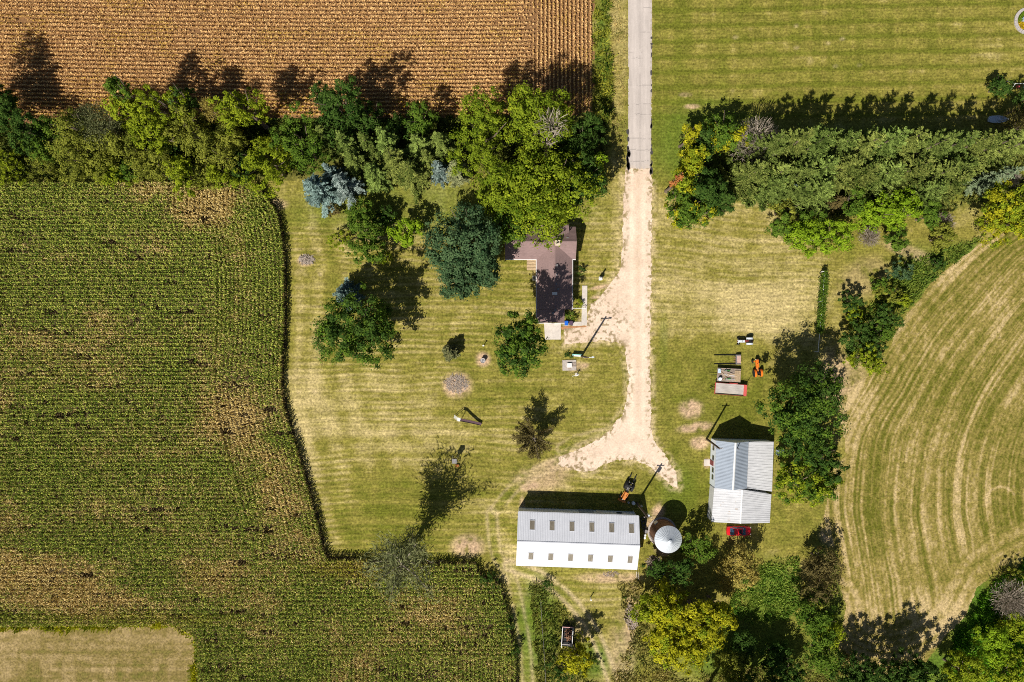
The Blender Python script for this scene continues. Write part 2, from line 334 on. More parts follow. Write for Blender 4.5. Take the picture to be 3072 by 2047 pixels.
def grid_sheet(name, poly, step, z, mt, tint=None, rough=0.35, kind='structure'):
    P = Dn(poly); lo = P.min(0) - 1; hi = P.max(0) + 1
    xs = np.arange(lo[0], hi[0], step); ys = np.arange(lo[1], hi[1], step)
    X, Y = np.meshgrid(xs, ys)
    cx, cy = X[:-1, :-1] + step / 2, Y[:-1, :-1] + step / 2
    wx = cx + rough * 2.2 * (fbm(cx / 1.3, cy / 1.3, 5, 4) - 0.5); wy = cy + rough * 2.2 * (fbm(cx / 1.3, cy / 1.3, 6, 4) - 0.5)
    ok = inpoly(wx, wy, P); ii = np.argwhere(ok); nx = X.shape[1]
    a = ii[:, 0] * nx + ii[:, 1]; q = np.stack([a, a + 1, a + 1 + nx, a + nx], 1)
    used = np.unique(q); mp = np.zeros(X.size, np.int64); mp[used] = np.arange(len(used))
    vx, vy = X.ravel()[used], Y.ravel()[used]
    V = np.stack([vx, vy, np.full(len(used), z)], 1)
    me = mesh_np(name, V, mp[q].ravel(), np.full(len(q), 4, np.int32), tint(vx, vy) if tint else None)
    return tag(link(name, me, M[mt]), kind=kind)

xs = np.concatenate([[-2500, -900, -400, -200, -140], np.arange(-108, 108.1, 0.27), [140, 200, 400, 900, 2500]])
ys = np.concatenate([[-2500, -900, -400, -200, -110], np.arange(-74, 74.1, 0.27), [110, 200, 400, 900, 2500]])
X, Y = np.meshgrid(xs, ys); nx = len(xs)
a = (np.arange(len(ys) - 1)[:, None] * nx + np.arange(nx - 1)[None, :]).ravel()
V = np.stack([X.ravel(), Y.ravel(), np.zeros(X.size)], 1)
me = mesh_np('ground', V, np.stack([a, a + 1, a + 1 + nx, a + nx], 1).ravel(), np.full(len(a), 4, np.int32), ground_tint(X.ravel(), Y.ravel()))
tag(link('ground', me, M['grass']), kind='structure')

grid_sheet('soybean_field', SOY, 0.5, 0.008, 'soysoil')
grid_sheet('corn_field', CORN, 0.5, 0.008, 'soil')
def road_tint(x, y):
    px = x * PX + 1176.5; py = 784 - y * PX; mid = 1470.5
    c = np.ones((len(x), 3)) * np.array([0.53, 0.465, 0.42]); n = fbm(x / 2.5, y / 2.5, 131); n2 = fbm(x / 0.4, y / 0.4, 132, 3)
    t = np.exp(-((px - mid + 12) / 5) ** 2) + np.exp(-((px - mid - 12) / 5) ** 2)
    c = c * (0.93 + .08 * t + .16 * (n - .5) + .10 * (n2 - .5))[:, None]
    for k, yy in enumerate([18, 74, 121, 133, 196, 240, 262, 318, 345, 371]):     # tar-filled cracks across the lane
        cr = np.abs(py - yy - 5 * (fbm(x / 1.2, x * 0 + k, 133, 3) - .5)) < 0.7; c = lerp2(c, np.array([.20, .18, .17]), cr * sstep(.3, .55, fbm(x / 2, y / 2 + k, 134)) * .55)
    c = lerp2(c, np.array([.25, .22, .20]), (np.abs(px - mid - 2 * (fbm(y / 3, y * 0, 135, 3) - .5)) < .5) * .4)
    c = lerp2(c, np.array([.60, .48, .36]), sstep(372, 400, py) * sstep(.40, .62, n2) * .9)
    edge = np.minimum(np.abs(px - 1443), np.abs(px - 1497)); return lerp2(c, np.array([.30, .25, .17]), (1 - sstep(0, 5, edge)) * sstep(.42, .6, n2) * .7)
grid_sheet('road', ROAD, 0.14, 0.014, 'asphalt', road_tint, rough=0.12)
def drive_tint(x, y):
    px = x * PX + 1176.5; py = 784 - y * PX
    n = fbm(x / 3, y / 3, 91); n2 = fbm(x / 0.5, y / 0.5, 92, 3)
    c = lerp(np.array([0.66, 0.495, 0.365]), np.array([0.80, 0.64, 0.50]), np.clip(n * 1.2 - 0.1, 0, 1))
    tk = np.exp(-((px - 1452) / 5) ** 2) + np.exp(-((px - 1479) / 5) ** 2); c = c * (0.87 + 0.2 * n2 + .10 * np.clip(tk, 0, 1) * (py < 1010))[:, None]
    c = lerp2(c, np.array([.50, .37, .24]), (np.exp(-((px - 1466) / 5) ** 2) * (py < 960) * .45 + np.exp(-((px - 1437) / 6) ** 2) * .35 * (py < 620)) * sstep(.3, .7, n2))
    edge = 1 - sstep(0.1, 1.6, dline(x, y, Dn(DRIVE + DRIVE[:1])))
    c = lerp2(c, np.array([0.24, 0.18, 0.07]), np.clip(edge * sstep(0.53, 0.66, fbm(x / 0.45, y / 0.45, 93, 3)), 0, 1) * 0.9)
    near = ell(px, py, 1360, 745, 90, 60, 0, 0.5) + ell(px, py, 1310, 1065, 60, 24, 0, .5) + ell(px, py, 1540, 1085, 30, 40, 0, .5)
    return lerp2(c, np.array([0.22, 0.16, 0.07]), np.clip(near, 0, 1) * sstep(0.58, 0.66, fbm(x / 0.6, y / 0.6, 94, 3)) * 0.8)
grid_sheet('gravel_driveway', DRIVE, 0.14, 0.022, 'gravel', drive_tint, rough=0.30)
# the broken tarmac lip where the paved road stops
rng = random.Random(4)
mb = MB()
for (x0, y0, x1, y1, n) in [(1441, 350, 1446, 398, 16), (1494, 380, 1497, 398, 5), (1442, 300, 1444, 350, 6), (1496, 40, 1498, 390, 16)]:
    for k in range(n):
        c = D(x0 + (x1 - x0) * rng.random(), y0 + (y1 - y0) * rng.random()); L_ = rng.uniform(.2, .8); w_ = rng.uniform(.1, .3)
        p = [Vector((c.x + w_ * math.cos(t) * rng.uniform(.7, 1.1), c.y + L_ * math.sin(t) * rng.uniform(.7, 1.1), 0.034)) for t in [i * math.pi / 4 for i in range(8)]]
        mb.slab(p, 0.012)
tag(mb.build('road_edge', mat('bitumen', (0.06, 0.055, 0.055), 0.8)), kind='structure')

# ------------------------------------------------------------------ hay field with curved windrow lines
HC = smooth_poly(Dn([(1925, 1620), (1930, 1500), (1925, 1380), (1905, 1260), (1890, 1150), (1910, 1010), (1975, 880), (2070, 740), (2170, 625), (2270, 540), (2420, 440)]), 8)
def hay_tint(x, y):
    px = x * PX + 1176.5; py = 784 - y * PX
    o = np.argsort(HC[:, 1]); u = (x - np.interp(y, HC[o, 1], HC[o, 0])) + (fbm(x / 9, y / 9, 21, 2) - .5) * 1.0
    # the bottom headland bends round with the south edge
    v = dline(x, y, smooth_poly(Dn([(1925, 1380), (1950, 1470), (2030, 1500), (2120, 1480), (2200, 1420), (2260, 1320), (2400, 1240)]), 8))
    hd = 1 - sstep(2.5, 7.0, v)
    s = (fbm(u / 0.42, y / 25 + 3.3, 101, 2) - .5) * 1.15 + (fbm(u / 1.7, y / 40 + 8.1, 102, 2) - .5) * 0.3
    s2 = (fbm(v / 0.5, x / 25 + 3.3, 103, 2) - .5) * 0.7 + (fbm(v / 1.7, x / 25 + 8.1, 104, 2) - .5) * 0.5
    n = fbm(x / 7, y / 7, 105); n2 = fbm(x / 0.5, y / 0.7, 106, 2)
    d = 0.36 + s * (1 - hd) + s2 * hd + (n - .5) * 0.7 + (n2 - .5) * 0.7 + hd * 0.15 + (1 - sstep(0, 7, u)) * 0.12
    r = np.hypot(px - 2300, py - 1153); d = d + 0.5 * np.exp(-((r - 34) / 3) ** 2) * (py < 1165)
    d = d + 0.25 * ell(px, py, 1960, 930, 60, 60) + 0.2 * ell(px, py, 2100, 1420, 130, 60)
    d = np.clip(d, 0, 1)
    return np.where((d < .5)[..., None], lerp([0.12, 0.12, 0.016], [0.26, 0.205, 0.055], d * 2), lerp([0.26, 0.205, 0.055], [0.50, 0.375, 0.185], d * 2 - 1))
grid_sheet('hay_field', HAY, 0.20, 0.012, 'hay', hay_tint)
def stub_tint(x, y):
    n = fbm(x / 6, y / 6, 121); n2 = fbm(x / 0.7, y / 0.7, 122, 3)
    s = (fbm(x / 25, y / 0.8, 123, 3) - .5)
    py = 784 - y * PX
    v = (fbm(x / 1.1, y / 12, 124, 2) - .5) * sstep(1500, 1530, py)
    d = np.clip(0.50 + s * 0.7 + (n - .5) * 0.5 + (n2 - .5) * 0.6 + v * 0.6 - sstep(1515, 1560, py) * 0.12, 0, 1)
    return np.where((d < .4)[..., None], lerp([0.13, 0.125, 0.025], [0.205, 0.155, 0.05], d / .4), lerp([0.205, 0.155, 0.05], [0.41, 0.30, 0.15], (d - .4) / .6))
grid_sheet('stubble_field', STUBBLE, 0.22, 0.012, 'hay', stub_tint)

# ------------------------------------------------------------------ crops and weeds: growth nobody could count, one object each
NR = np.random.default_rng(7)
def unit(v): return v / (np.linalg.norm(v, axis=-1, keepdims=True) + 1e-9)
def corn():
    P = Dn(CORN); edge = smooth_poly(Dn(CORN_EDGE), 5); sp = 0.25
    lo, hi = P.min(0), P.max(0); lo = np.maximum(lo, (-104, -72))
    rows = []
    xs = np.arange(lo[0], hi[0], sp); ys = np.arange(lo[1], hi[1], 0.762)
    X, Y = np.meshgrid(xs, ys); X = X.ravel(); Y = Y.ravel() + X * 0.0035
    py = 784 - Y * PX; px = X * PX + 1176.5
    de = dline(X, Y, edge); ok = inpoly(X, Y, P) & ((de > 12.5) | (py > 1282)) & ~((py > 1500) & (px > 730)) & ~((py < 500) & (px > 400) & (px < 610))
    rows.append(np.stack([X[ok], Y[ok], 0 * X[ok]], 1))
    # headland rows follow the lawn edge
    seg = np.linalg.norm(np.diff(edge, axis=0), axis=1); s = np.concatenate([[0], np.cumsum(seg)]); t = np.arange(0, s[-1], sp)
    ex = np.interp(t, s, edge[:, 0]); ey = np.interp(t, s, edge[:, 1]); tg = unit(np.stack([np.gradient(ex), np.gradient(ey)], 1)); nl = np.stack([tg[:, 1], -tg[:, 0]], 1)
    if nl[len(nl) // 2, 0] > 0: nl = -nl
    for k in range(17):
        q = np.stack([ex, ey], 1) + nl * (0.35 + 0.762 * k)
        q = q[784 - q[:, 1] * PX < 1282]; rows.append(np.concatenate([q, np.full((len(q), 1), 1.0)], 1))
    # end rows at the foot and at the head run up and down
    xs2 = np.arange(lo[0], hi[0], 0.762); ys2 = np.arange(lo[1], hi[1], sp); X, Y = np.meshgrid(xs2, ys2); X = X.ravel(); Y = Y.ravel(); py = 784 - Y * PX; px = X * PX + 1176.5
    ok = inpoly(X, Y, P) & (((py > 1500) & (px > 730)) | ((py < 500) & (px > 400) & (px < 610)))
    rows.append(np.stack([X[ok], Y[ok], 1 + 0 * X[ok]], 1))
    pts = np.concatenate(rows); pts = pts[inpoly(pts[:, 0], pts[:, 1], P)]
    n = len(pts); x = pts[:, 0] + NR.normal(0, .05, n); y = pts[:, 1] + NR.normal(0, .05, n)
    px = x * PX + 1176.5; py = 784 - y * PX
    b = fbm(x / 11, y / 6, 201); b2 = fbm(x / 2.0, y / 1.0, 202, 3)
    dry = 0.31 + (b - .5) * 1.2 + (b2 - .5) * 0.7
    for (ax, ay, rx, ry, a) in [(470, 480, 60, 40, .95), (340, 440, 60, 25, .6), (530, 950, 60, 60, .75), (600, 1000, 60, 70, .6), (480, 850, 30, 60, .4), (260, 740, 60, 40, .5), (250, 850, 110, 60, .45), (400, 1010, 90, 50, .35), (480, 1310, 70, 45, .65), (110, 1330, 150, 60, .75), (250, 1380, 130, 30, .6),
                                (580, 1350, 90, 70, .35), (650, 1200, 50, 110, .45), (720, 1250, 30, 50, .4), (850, 1300, 100, 25, .35), (1010, 1400, 70, 50, .35), (820, 1530, 60, 40, .5), (930, 1440, 80, 60, .3), (30, 1200, 50, 90, .35), (540, 600, 60, 120, .2), (1030, 1520, 80, 50, .25), (880, 1480, 60, 40, .3), (760, 1440, 60, 60, .25), (20, 900, 40, 40, .3)]:
        dry = dry + ell(px, py, ax, ay, rx, ry, 0, .7) * a
    for (ax, ay, rx, ry, a) in [(180, 1240, 170, 25, .5), (150, 500, 250, 60, .35), (330, 650, 160, 60, .25), (620, 800, 30, 250, .25), (120, 1080, 140, 80, .25), (690, 1450, 50, 90, .3), (540, 1180, 80, 40, .3), (1130, 1450, 40, 90, .25), (600, 1560, 60, 40, .3)]:
        dry = dry - ell(px, py, ax, ay, rx, ry, 0, .7) * a
    yel = ell(px, py, 850, 1300, 120, 22, 0, .6) + ell(px, py, 470, 1310, 30, 20, 0, .6) * .6 + ell(px, py, 300, 1415, 250, 14, 0, .5) * .5
    rw = np.where(pts[:, 2] > .5, np.floor(x / .762), np.floor((y - x * .0035) / .762)); dry = dry + (vnoise(rw * 1.7 + 3, np.where(pts[:, 2] > .5, y, x) / 9, 209) - .5) * .35
    keep = ~((fbm(x / 5, y / 0.8, 203, 2) > 0.74) & (NR.random(len(x)) < .6)); 
    x, y, dry, yel = x[keep], y[keep], dry[keep], yel[keep]; rowdir = pts[keep, 2]; n = len(x)
    NL = 5; hgt = 2.3 * NR.uniform(.88, 1.1, n) * (1 - 0.12 * np.clip(dry, 0, 1))
    Vs = []; Cs = []
    az0 = np.where(rowdir > .5, 0.0, math.pi / 2) + NR.normal(0, .8, n)
    for k in range(NL):
        az = az0 + (k % 2) * math.pi + NR.normal(0, .5, n); zb = hgt * (0.50 + 0.10 * k) + NR.normal(0, .05, n); Lf = NR.uniform(.36, .62, n) * (1 - .25 * k / NL)
        dr = np.clip(dry + NR.normal(0, .28, n) - 0.06 * k, 0, 1)
        ca, sa = np.cos(az), np.sin(az); wv = NR.uniform(.09, .16, n); tilt = NR.normal(0, .5, n)
        def pt(u, dz, half):
            cx_ = x + ca * Lf * u; cy_ = y + sa * Lf * u; z_ = np.maximum(zb + dz, .1)
            return np.stack([cx_ - sa * half, cy_ + ca * half, z_ + half * tilt], 1), np.stack([cx_ + sa * half, cy_ - ca * half, z_ - half * tilt], 1)
        rise = NR.uniform(.12, .38, n)
        a0, b0 = pt(0.02, 0, wv * .5); a1, b1 = pt(.5, rise, wv * .55); a2, b2_ = pt(1, rise * NR.uniform(-.8, .6, n), wv * .18)
        Vs.append(np.stack([a0, b0, b1, a1], 1)); Vs.append(np.stack([a1, b1, b2_, a2], 1))
        g = lerp([0.10, 0.18, 0.020], [0.60, 0.61, 0.12], NR.random(n) ** 1.3); t = lerp([0.46, 0.33, 0.10], [0.90, 0.70, 0.30], NR.random(n)); yl = lerp([.30, .27, .03], [.48, .38, .04], NR.random(n))
        c = lerp2(g, t, sstep(.35, .75, dr)); c = lerp2(c, yl, np.clip(yel * NR.uniform(.3, 1.2, n), 0, 1) * .8)
        Cs.append(c); Cs.append(c)
    # tassels
    sel = NR.random(n) < .6; m = sel.sum(); az = NR.uniform(0, 6.28, m); tx, ty, tz = x[sel], y[sel], hgt[sel]
    ca, sa = np.cos(az) * .05, np.sin(az) * .05; lx, ly = NR.normal(0, .12, m), NR.normal(0, .12, m)
    Vs.append(np.stack([np.stack([tx - ca, ty - sa, tz], 1), np.stack([tx + ca, ty + sa, tz], 1), np.stack([tx + ca + lx, ty + sa + ly, tz + .28], 1), np.stack([tx - ca + lx, ty - sa + ly, tz + .28], 1)], 1))
    Cs.append(lerp([.30, .22, .08], [.5, .37, .16], NR.random(m)))
    # stalks on the outer rows
    de = dline(x, y, np.concatenate([P, P[:1]])); so = de < 1.4; m = so.sum(); tx, ty, tz = x[so], y[so], hgt[so]; az = NR.uniform(0, 3.14, m); ca, sa = np.cos(az) * .04, np.sin(az) * .04
    Vs.append(np.stack([np.stack([tx - ca, ty - sa, 0 * tz], 1), np.stack([tx + ca, ty + sa, 0 * tz], 1), np.stack([tx + ca, ty + sa, tz * .85], 1), np.stack([tx - ca, ty - sa, tz * .85], 1)], 1)); Cs.append(lerp([.07, .10, .03], [.22, .18, .07], NR.random(m)))
    for q in range(5):
        az = NR.uniform(0, 6.28, m); zb = tz * NR.uniform(.12, .5, m); L_ = NR.uniform(.3, .6, m); ca, sa = np.cos(az), np.sin(az)
        p0 = np.stack([tx, ty, zb], 1); p1 = p0 + np.stack([ca * L_, sa * L_, NR.uniform(-.25, .1, m)], 1); o = np.stack([-sa, ca, 0 * sa], 1) * .045
        Vs.append(np.stack([p0 - o, p0 + o, p1 + o, p1 - o], 1)); Cs.append(lerp([.10, .10, .03], [.30, .22, .09], NR.random(m)))
    me = quads_mesh('corn_crop', np.concatenate(Vs), np.concatenate(Cs))
    tag(link('corn_crop', me, M['crop']), 'tall ripening corn standing in rows, green with dry tan patches', 'corn', kind='stuff')
corn()
def soy():
    P = Dn(SOY); pts = []
    x0 = D(1222, 0).x; sp = 0.13
    xs = np.arange(-102, x0 - .2, sp); ys = np.arange(P[:, 1].min(), 68, .762); X, Y = np.meshgrid(xs, ys); X = X.ravel(); Y = Y.ravel(); ph = Y.copy()
    Y = Y + 0.35 * np.sin(X / 23.0) - X * 0.004; pts.append(np.stack([X, Y, 0 * X], 1))
    xs = np.arange(x0 + .3, P[:, 0].max(), .762); ys = np.arange(P[:, 1].min(), 68, sp); X, Y = np.meshgrid(xs, ys); pts.append(np.stack([X.ravel(), Y.ravel(), 1 + 0 * X.ravel()], 1))
    p = np.concatenate(pts); p = p[inpoly(p[:, 0], p[:, 1], P)]
    px = p[:, 0] * PX + 1176.5; py = 784 - p[:, 1] * PX
    gap = ell(px, py, 450, 75, 12, 8) + ell(px, py, 55, 52, 14, 8) + ell(px, py, 1215, 50, 26, 50, 0, .6) * .8 + ell(px, py, 1150, 60, 14, 100) * .35 + ell(px, py, 480, 30, 8, 5) + ell(px, py, 1290, 200, 40, 20) * .3
    p = p[NR.random(len(p)) > gap * .85]
    n = len(p); K = 4; Vs = []; Cs = []
    for k in range(K):
        x = p[:, 0] + NR.normal(0, .10, n) * np.where(p[:, 2] > .5, 1, 1.0); y = p[:, 1] + NR.normal(0, .065, n)
        x = np.where(p[:, 2] > .5, p[:, 0] + NR.normal(0, .065, n), x); y = np.where(p[:, 2] > .5, p[:, 1] + NR.normal(0, .1, n), y)
        z = NR.uniform(.15, .75, n)
        nrm = unit(NR.normal(0, 1, (n, 3)) + [0, 0, .5]); t = unit(np.cross(nrm, NR.normal(0, 1, (n, 3)))); b = np.cross(nrm, t)
        s = NR.uniform(.09, .17, n)[:, None]; c = np.stack([x, y, z], 1)
        Vs.append(np.stack([c - t * s - b * s * .5, c + t * s - b * s * .5, c + t * s + b * s * .5, c - t * s + b * s * .5], 1))
        pxx = x * PX + 1176.5; pyy = 784 - y * PX
        yv = np.clip((fbm(x / 5, y / 3, 301, 3) - .52) * 3, 0, .5) + sstep(190, 260, pyy) * .55 + .25 * ell(pxx, pyy, 1345, 200, 40, 60)
        col = lerp([0.48, 0.27, 0.09], [0.95, 0.64, 0.29], NR.random(n) ** .8)
        col = lerp2(col, lerp([.40, .27, .015], [.62, .42, .02], NR.random(n)), np.clip(yv, 0, 1) * (NR.random(n) < .55)); Cs.append(col)
    me = quads_mesh('soybean_crop', np.concatenate(Vs), np.concatenate(Cs))
    tag(link('soybean_crop', me, M['crop']), 'ripe golden brown soybeans standing in close straight rows', 'soybeans', kind='stuff')
soy()
def weeds(name, label, cat, polys, dens, hgt, c1, c2, wid=0.07, leafy=0.0, wisp=0.5):
    Vs = []; Cs = []; k1, k2 = np.array(c1) * 1.35, np.array(c2) * 1.7
    for poly in polys:
        P = Dn(poly); lo, hi = P.min(0), P.max(0); n = int((hi[0] - lo[0]) * (hi[1] - lo[1]) * dens)
        x = NR.uniform(lo[0], hi[0], n); y = NR.uniform(lo[1], hi[1], n)
        ok = inpoly(x + (fbm(x / 1.5, y / 1.5, 7, 3) - .5) * 2, y + (fbm(x / 1.5, y / 1.5, 8, 3) - .5) * 2, P) & (fbm(x / 1.8, y / 1.8, 9, 3) + NR.normal(0, .1, n) > .36); x, y = x[ok], y[ok]; n = len(x)
        h = hgt * NR.uniform(.4, 1.1, n) * (0.6 + 0.8 * fbm(x / 2.5, y / 2.5, 12, 2)); az = NR.uniform(0, 6.28, n); ca, sa = np.cos(az), np.sin(az); w_ = wid * NR.uniform(.6, 1.5, n)
        lean = np.stack([NR.normal(0, wisp, n) * h + .12 * h, NR.normal(0, wisp, n) * h, h], 1); p0 = np.stack([x, y, 0.02 + 0 * x + leafy * h * NR.uniform(0, .8, n)], 1); o = np.stack([ca * w_, sa * w_, NR.normal(0, .3, n) * w_], 1)
        p1 = p0 + lean; Vs.append(np.stack([p0 - o, p0 + o, p1 + o * .5, p1 - o * .5], 1))
        k = np.clip(fbm(x / 1.6, y / 1.6, 14, 3) * 1.1 - .05 + NR.normal(0, .22, n), 0, 1); Cs.append(lerp(k1, k2, k))
    me = quads_mesh(name, np.concatenate(Vs), np.concatenate(Cs)); tag(link(name, me, M['foliage']), label, cat, kind='stuff')
weeds('roadside_weeds', 'green and yellow weeds in the ditch beside the soybean field', 'weeds', [[(1366, -60), (1404, -60), (1402, 100), (1408, 200), (1400, 300), (1362, 300)]], 34, .75, [.03, .075, .01], [.25, .24, .03], .10)
weeds('ditch_grass', 'dry pale grass on the verge left of the paved road', 'grass', [[(1406, -60), (1440, -60), (1440, 300), (1432, 400), (1404, 330)]], 26, .32, [.12, .13, .025], [.42, .31, .12], .05)
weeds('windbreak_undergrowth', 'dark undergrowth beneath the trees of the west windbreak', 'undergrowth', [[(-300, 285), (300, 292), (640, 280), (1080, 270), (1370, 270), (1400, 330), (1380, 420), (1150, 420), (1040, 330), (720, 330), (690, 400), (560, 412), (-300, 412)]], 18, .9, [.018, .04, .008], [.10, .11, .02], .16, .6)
weeds('hedgerow_grass', 'tall green grass along the hedgerow by the hay field', 'grass', [[(2060, 610), (2120, 590), (2190, 570), (2255, 545), (2225, 580), (2180, 610), (2120, 665), (2080, 715), (2040, 780), (2010, 800), (1960, 850), (1940, 820), (1960, 740), (2010, 690)]], 34, .7, [.03, .085, .012], [.16, .20, .03], .09)
weeds('slope_grass', 'lush green grass on the slope below the hay field', 'grass', [[(2420, 1270), (2352, 1292), (2304, 1315), (2255, 1362), (2225, 1425), (2185, 1465), (2170, 1600), (2420, 1600)]], 40, .7, [.03, .12, .008], [.14, .28, .02], .09)
weeds('meadow_grass', 'bright matted green grass between the brush south of the red car', 'grass', [[(1750, 1300), (1790, 1285), (1838, 1278), (1836, 1400), (1800, 1424), (1720, 1436), (1660, 1430), (1664, 1390), (1700, 1350)]], 46, .6, [.05, .14, .014], [.24, .30, .05], .08)
weeds('farmyard_weeds', 'rank green weeds around the old wagon box', 'weeds', [[(1215, 1340), (1262, 1335), (1290, 1390), (1320, 1420), (1340, 1560), (1380, 1570), (1390, 1640), (1240, 1640), (1228, 1480)]], 34, .55, [.03, .075, .012], [.22, .21, .045], .08)
weeds('thicket_weeds', 'straw and green weeds beside the yellow trees', 'weeds', [[(1418, 1340), (1480, 1330), (1475, 1420), (1500, 1500), (1560, 1560), (1700, 1540), (1950, 1500), (1960, 1640), (1430, 1640), (1405, 1560), (1450, 1470)]], 26, .6, [.05, .08, .014], [.32, .26, .08], .08)
weeds('corn_border_weeds', 'yellow green weed border between stubble and corn', 'weeds', [[(-260, 1438), (200, 1431), (380, 1427), (424, 1434), (448, 1456), (459, 1500), (460, 1640), (447, 1640), (445, 1500), (432, 1468), (411, 1448), (380, 1441), (200, 1446), (-260, 1454)]], 50, .7, [.13, .17, .01], [.38, .36, .02], .10)
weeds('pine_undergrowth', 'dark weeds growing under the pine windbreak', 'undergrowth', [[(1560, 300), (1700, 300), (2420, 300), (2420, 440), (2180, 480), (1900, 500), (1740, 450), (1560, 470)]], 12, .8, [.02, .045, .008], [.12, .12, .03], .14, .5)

# ------------------------------------------------------------------ trees: tapered trunk with limbs, crown of leaf-sized faces
PAL = {'YG': ([.10, .155, .010], [.40, .46, .030]), 'LIME': ([.10, .20, .010], [.36, .50, .030]), 'OL': ([.085, .11, .014], [.36, .37, .055]), 'DG': ([.020, .060, .010], [.105, .175, .032]), 'MG': ([.040, .10, .012], [.18, .27, .033]),
       'SP': ([.042, .072, .012], [.35, .42, .095]), 'PSP': ([.14, .16, .07], [.38, .40, .19]), 'BL': ([.045, .085, .07], [.40, .50, .45]), 'GS': ([.14, .20, .10], [.38, .45, .26]), 'GB': ([.22, .18, .14], [.55, .47, .38]), 'GG': ([.09, .11, .045], [.34, .35, .15]),
       'TN': ([.17, .14, .028], [.60, .48, .12]), 'YE': ([.17, .19, .010], [.62, .58, .030]), 'BR': ([.075, .065, .024], [.25, .20, .07]), 'OR': ([.30, .10, .03], [.70, .30, .10]), 'OK': ([.055, .115, .008], [.33, .40, .030]), 'BG': ([.026, .070, .028], [.14, .22, .09])}
def rand_dir(n, up=0.0): return unit(NR.normal(0, 1, (n, 3)) + [0, 0, up])
def leaf_quads(c, nrm, size, asp=.62):
    n = len(c); t = unit(np.cross(nrm, NR.normal(0, 1, (n, 3)))); b = np.cross(nrm, t); s = (size * NR.uniform(.65, 1.3, n))[:, None] * .5
    return np.stack([c - t * s, c - b * s * asp, c + t * s, c + b * s * asp], 1)
def trunk_mb(r, h, zc, limbs=6, tr=None, spread=.6):
    mb = MB(); tr = tr or max(.06, .022 * h); k = random.Random(int(r * 100 + h * 7)); lx, ly = k.uniform(-.04, .04) * h, k.uniform(-.04, .04) * h
    top = zc + .2 * (h - zc); mb.tube([(0, 0, -.05), (lx * .2, ly * .2, .08 * h), (lx * .7, ly * .7, zc * .6), (lx, ly, top)], [tr * 1.5, tr, tr * .75, tr * .2], 7)
    for i in range(limbs):
        a = i * 2.4 + k.uniform(-.4, .4); z0 = zc * k.uniform(.35, .85); e = spread * r * k.uniform(.7, 1.1)
        p0 = (lx * .7, ly * .7, z0); p1 = (e * .5 * math.cos(a), e * .5 * math.sin(a), z0 + .28 * (h - z0)); p2 = (e * math.cos(a + .2), e * math.sin(a + .2), z0 + .6 * (h - z0))
        mb.tube([p0, p1, p2], [tr * .5, tr * .33, tr * .1], 5)
    return mb
def broad(r, h, pal, dens=1.0, leaf=.36, lobes=7, clump=.62, accent=None, acc=0.0, flat=1.0, zf=.62, airy=0.0):
    zc = zf * h; hz = (h - zc) * flat; c1, c2 = [np.array(q) for q in PAL[pal]]
    ang = NR.uniform(0, 6.28, lobes) + np.arange(lobes) * 2.4; rr = np.sqrt(NR.uniform(.12, 1, lobes)) * .62 * r; lc = np.stack([rr * np.cos(ang), rr * np.sin(ang), NR.uniform(-.45, .55, lobes) * hz], 1); lr = r * NR.uniform(.33, .50, lobes)
    lc = np.concatenate([lc, [[0, 0, .1 * hz]]]); lr = np.concatenate([lr, [.62 * r]])
    K = int(5.0 * r ** 1.9 + 12); li = NR.choice(len(lr), K, p=lr ** 2 / (lr ** 2).sum()); dv = rand_dir(K, .25); sc = np.array([1, 1, min(1.0, hz / r * 1.15)])
    cc = lc[li] + dv * (lr[li] * NR.uniform(.72, 1.06, K))[:, None] * sc
    ck = NR.uniform(.1, 1.0, K) * .75 + NR.uniform(0, 1, len(lr))[li] * .25; cs = clump * NR.uniform(.5, 1.15, K) * (0.66 + .06 * r); acm = NR.random(K) < acc
    n = int(dens * 330 * r ** 1.85); ci = NR.integers(0, K, n); off = NR.normal(0, 1, (n, 3)) * [1, 1, .62] * .52; c = cc[ci] + off * cs[ci][:, None] * (1 + airy)
    c[:, 2] = np.maximum(c[:, 2] + zc, .15)
    nrm = unit(unit(off) * .55 + dv[ci] * .45 + rand_dir(n) * .55 + [0, 0, .30])
    t = np.clip(ck[ci] * .65 + NR.uniform(-.1, .45, n), 0, 1); col = lerp(c1, c2, t)
    if accent: col = np.where(acm[ci][:, None], lerp(*[np.array(q) for q in PAL[accent]], NR.random(n)), col)
    return quads_mesh('crown', leaf_quads(c, nrm, np.full(n, leaf)), col), zc
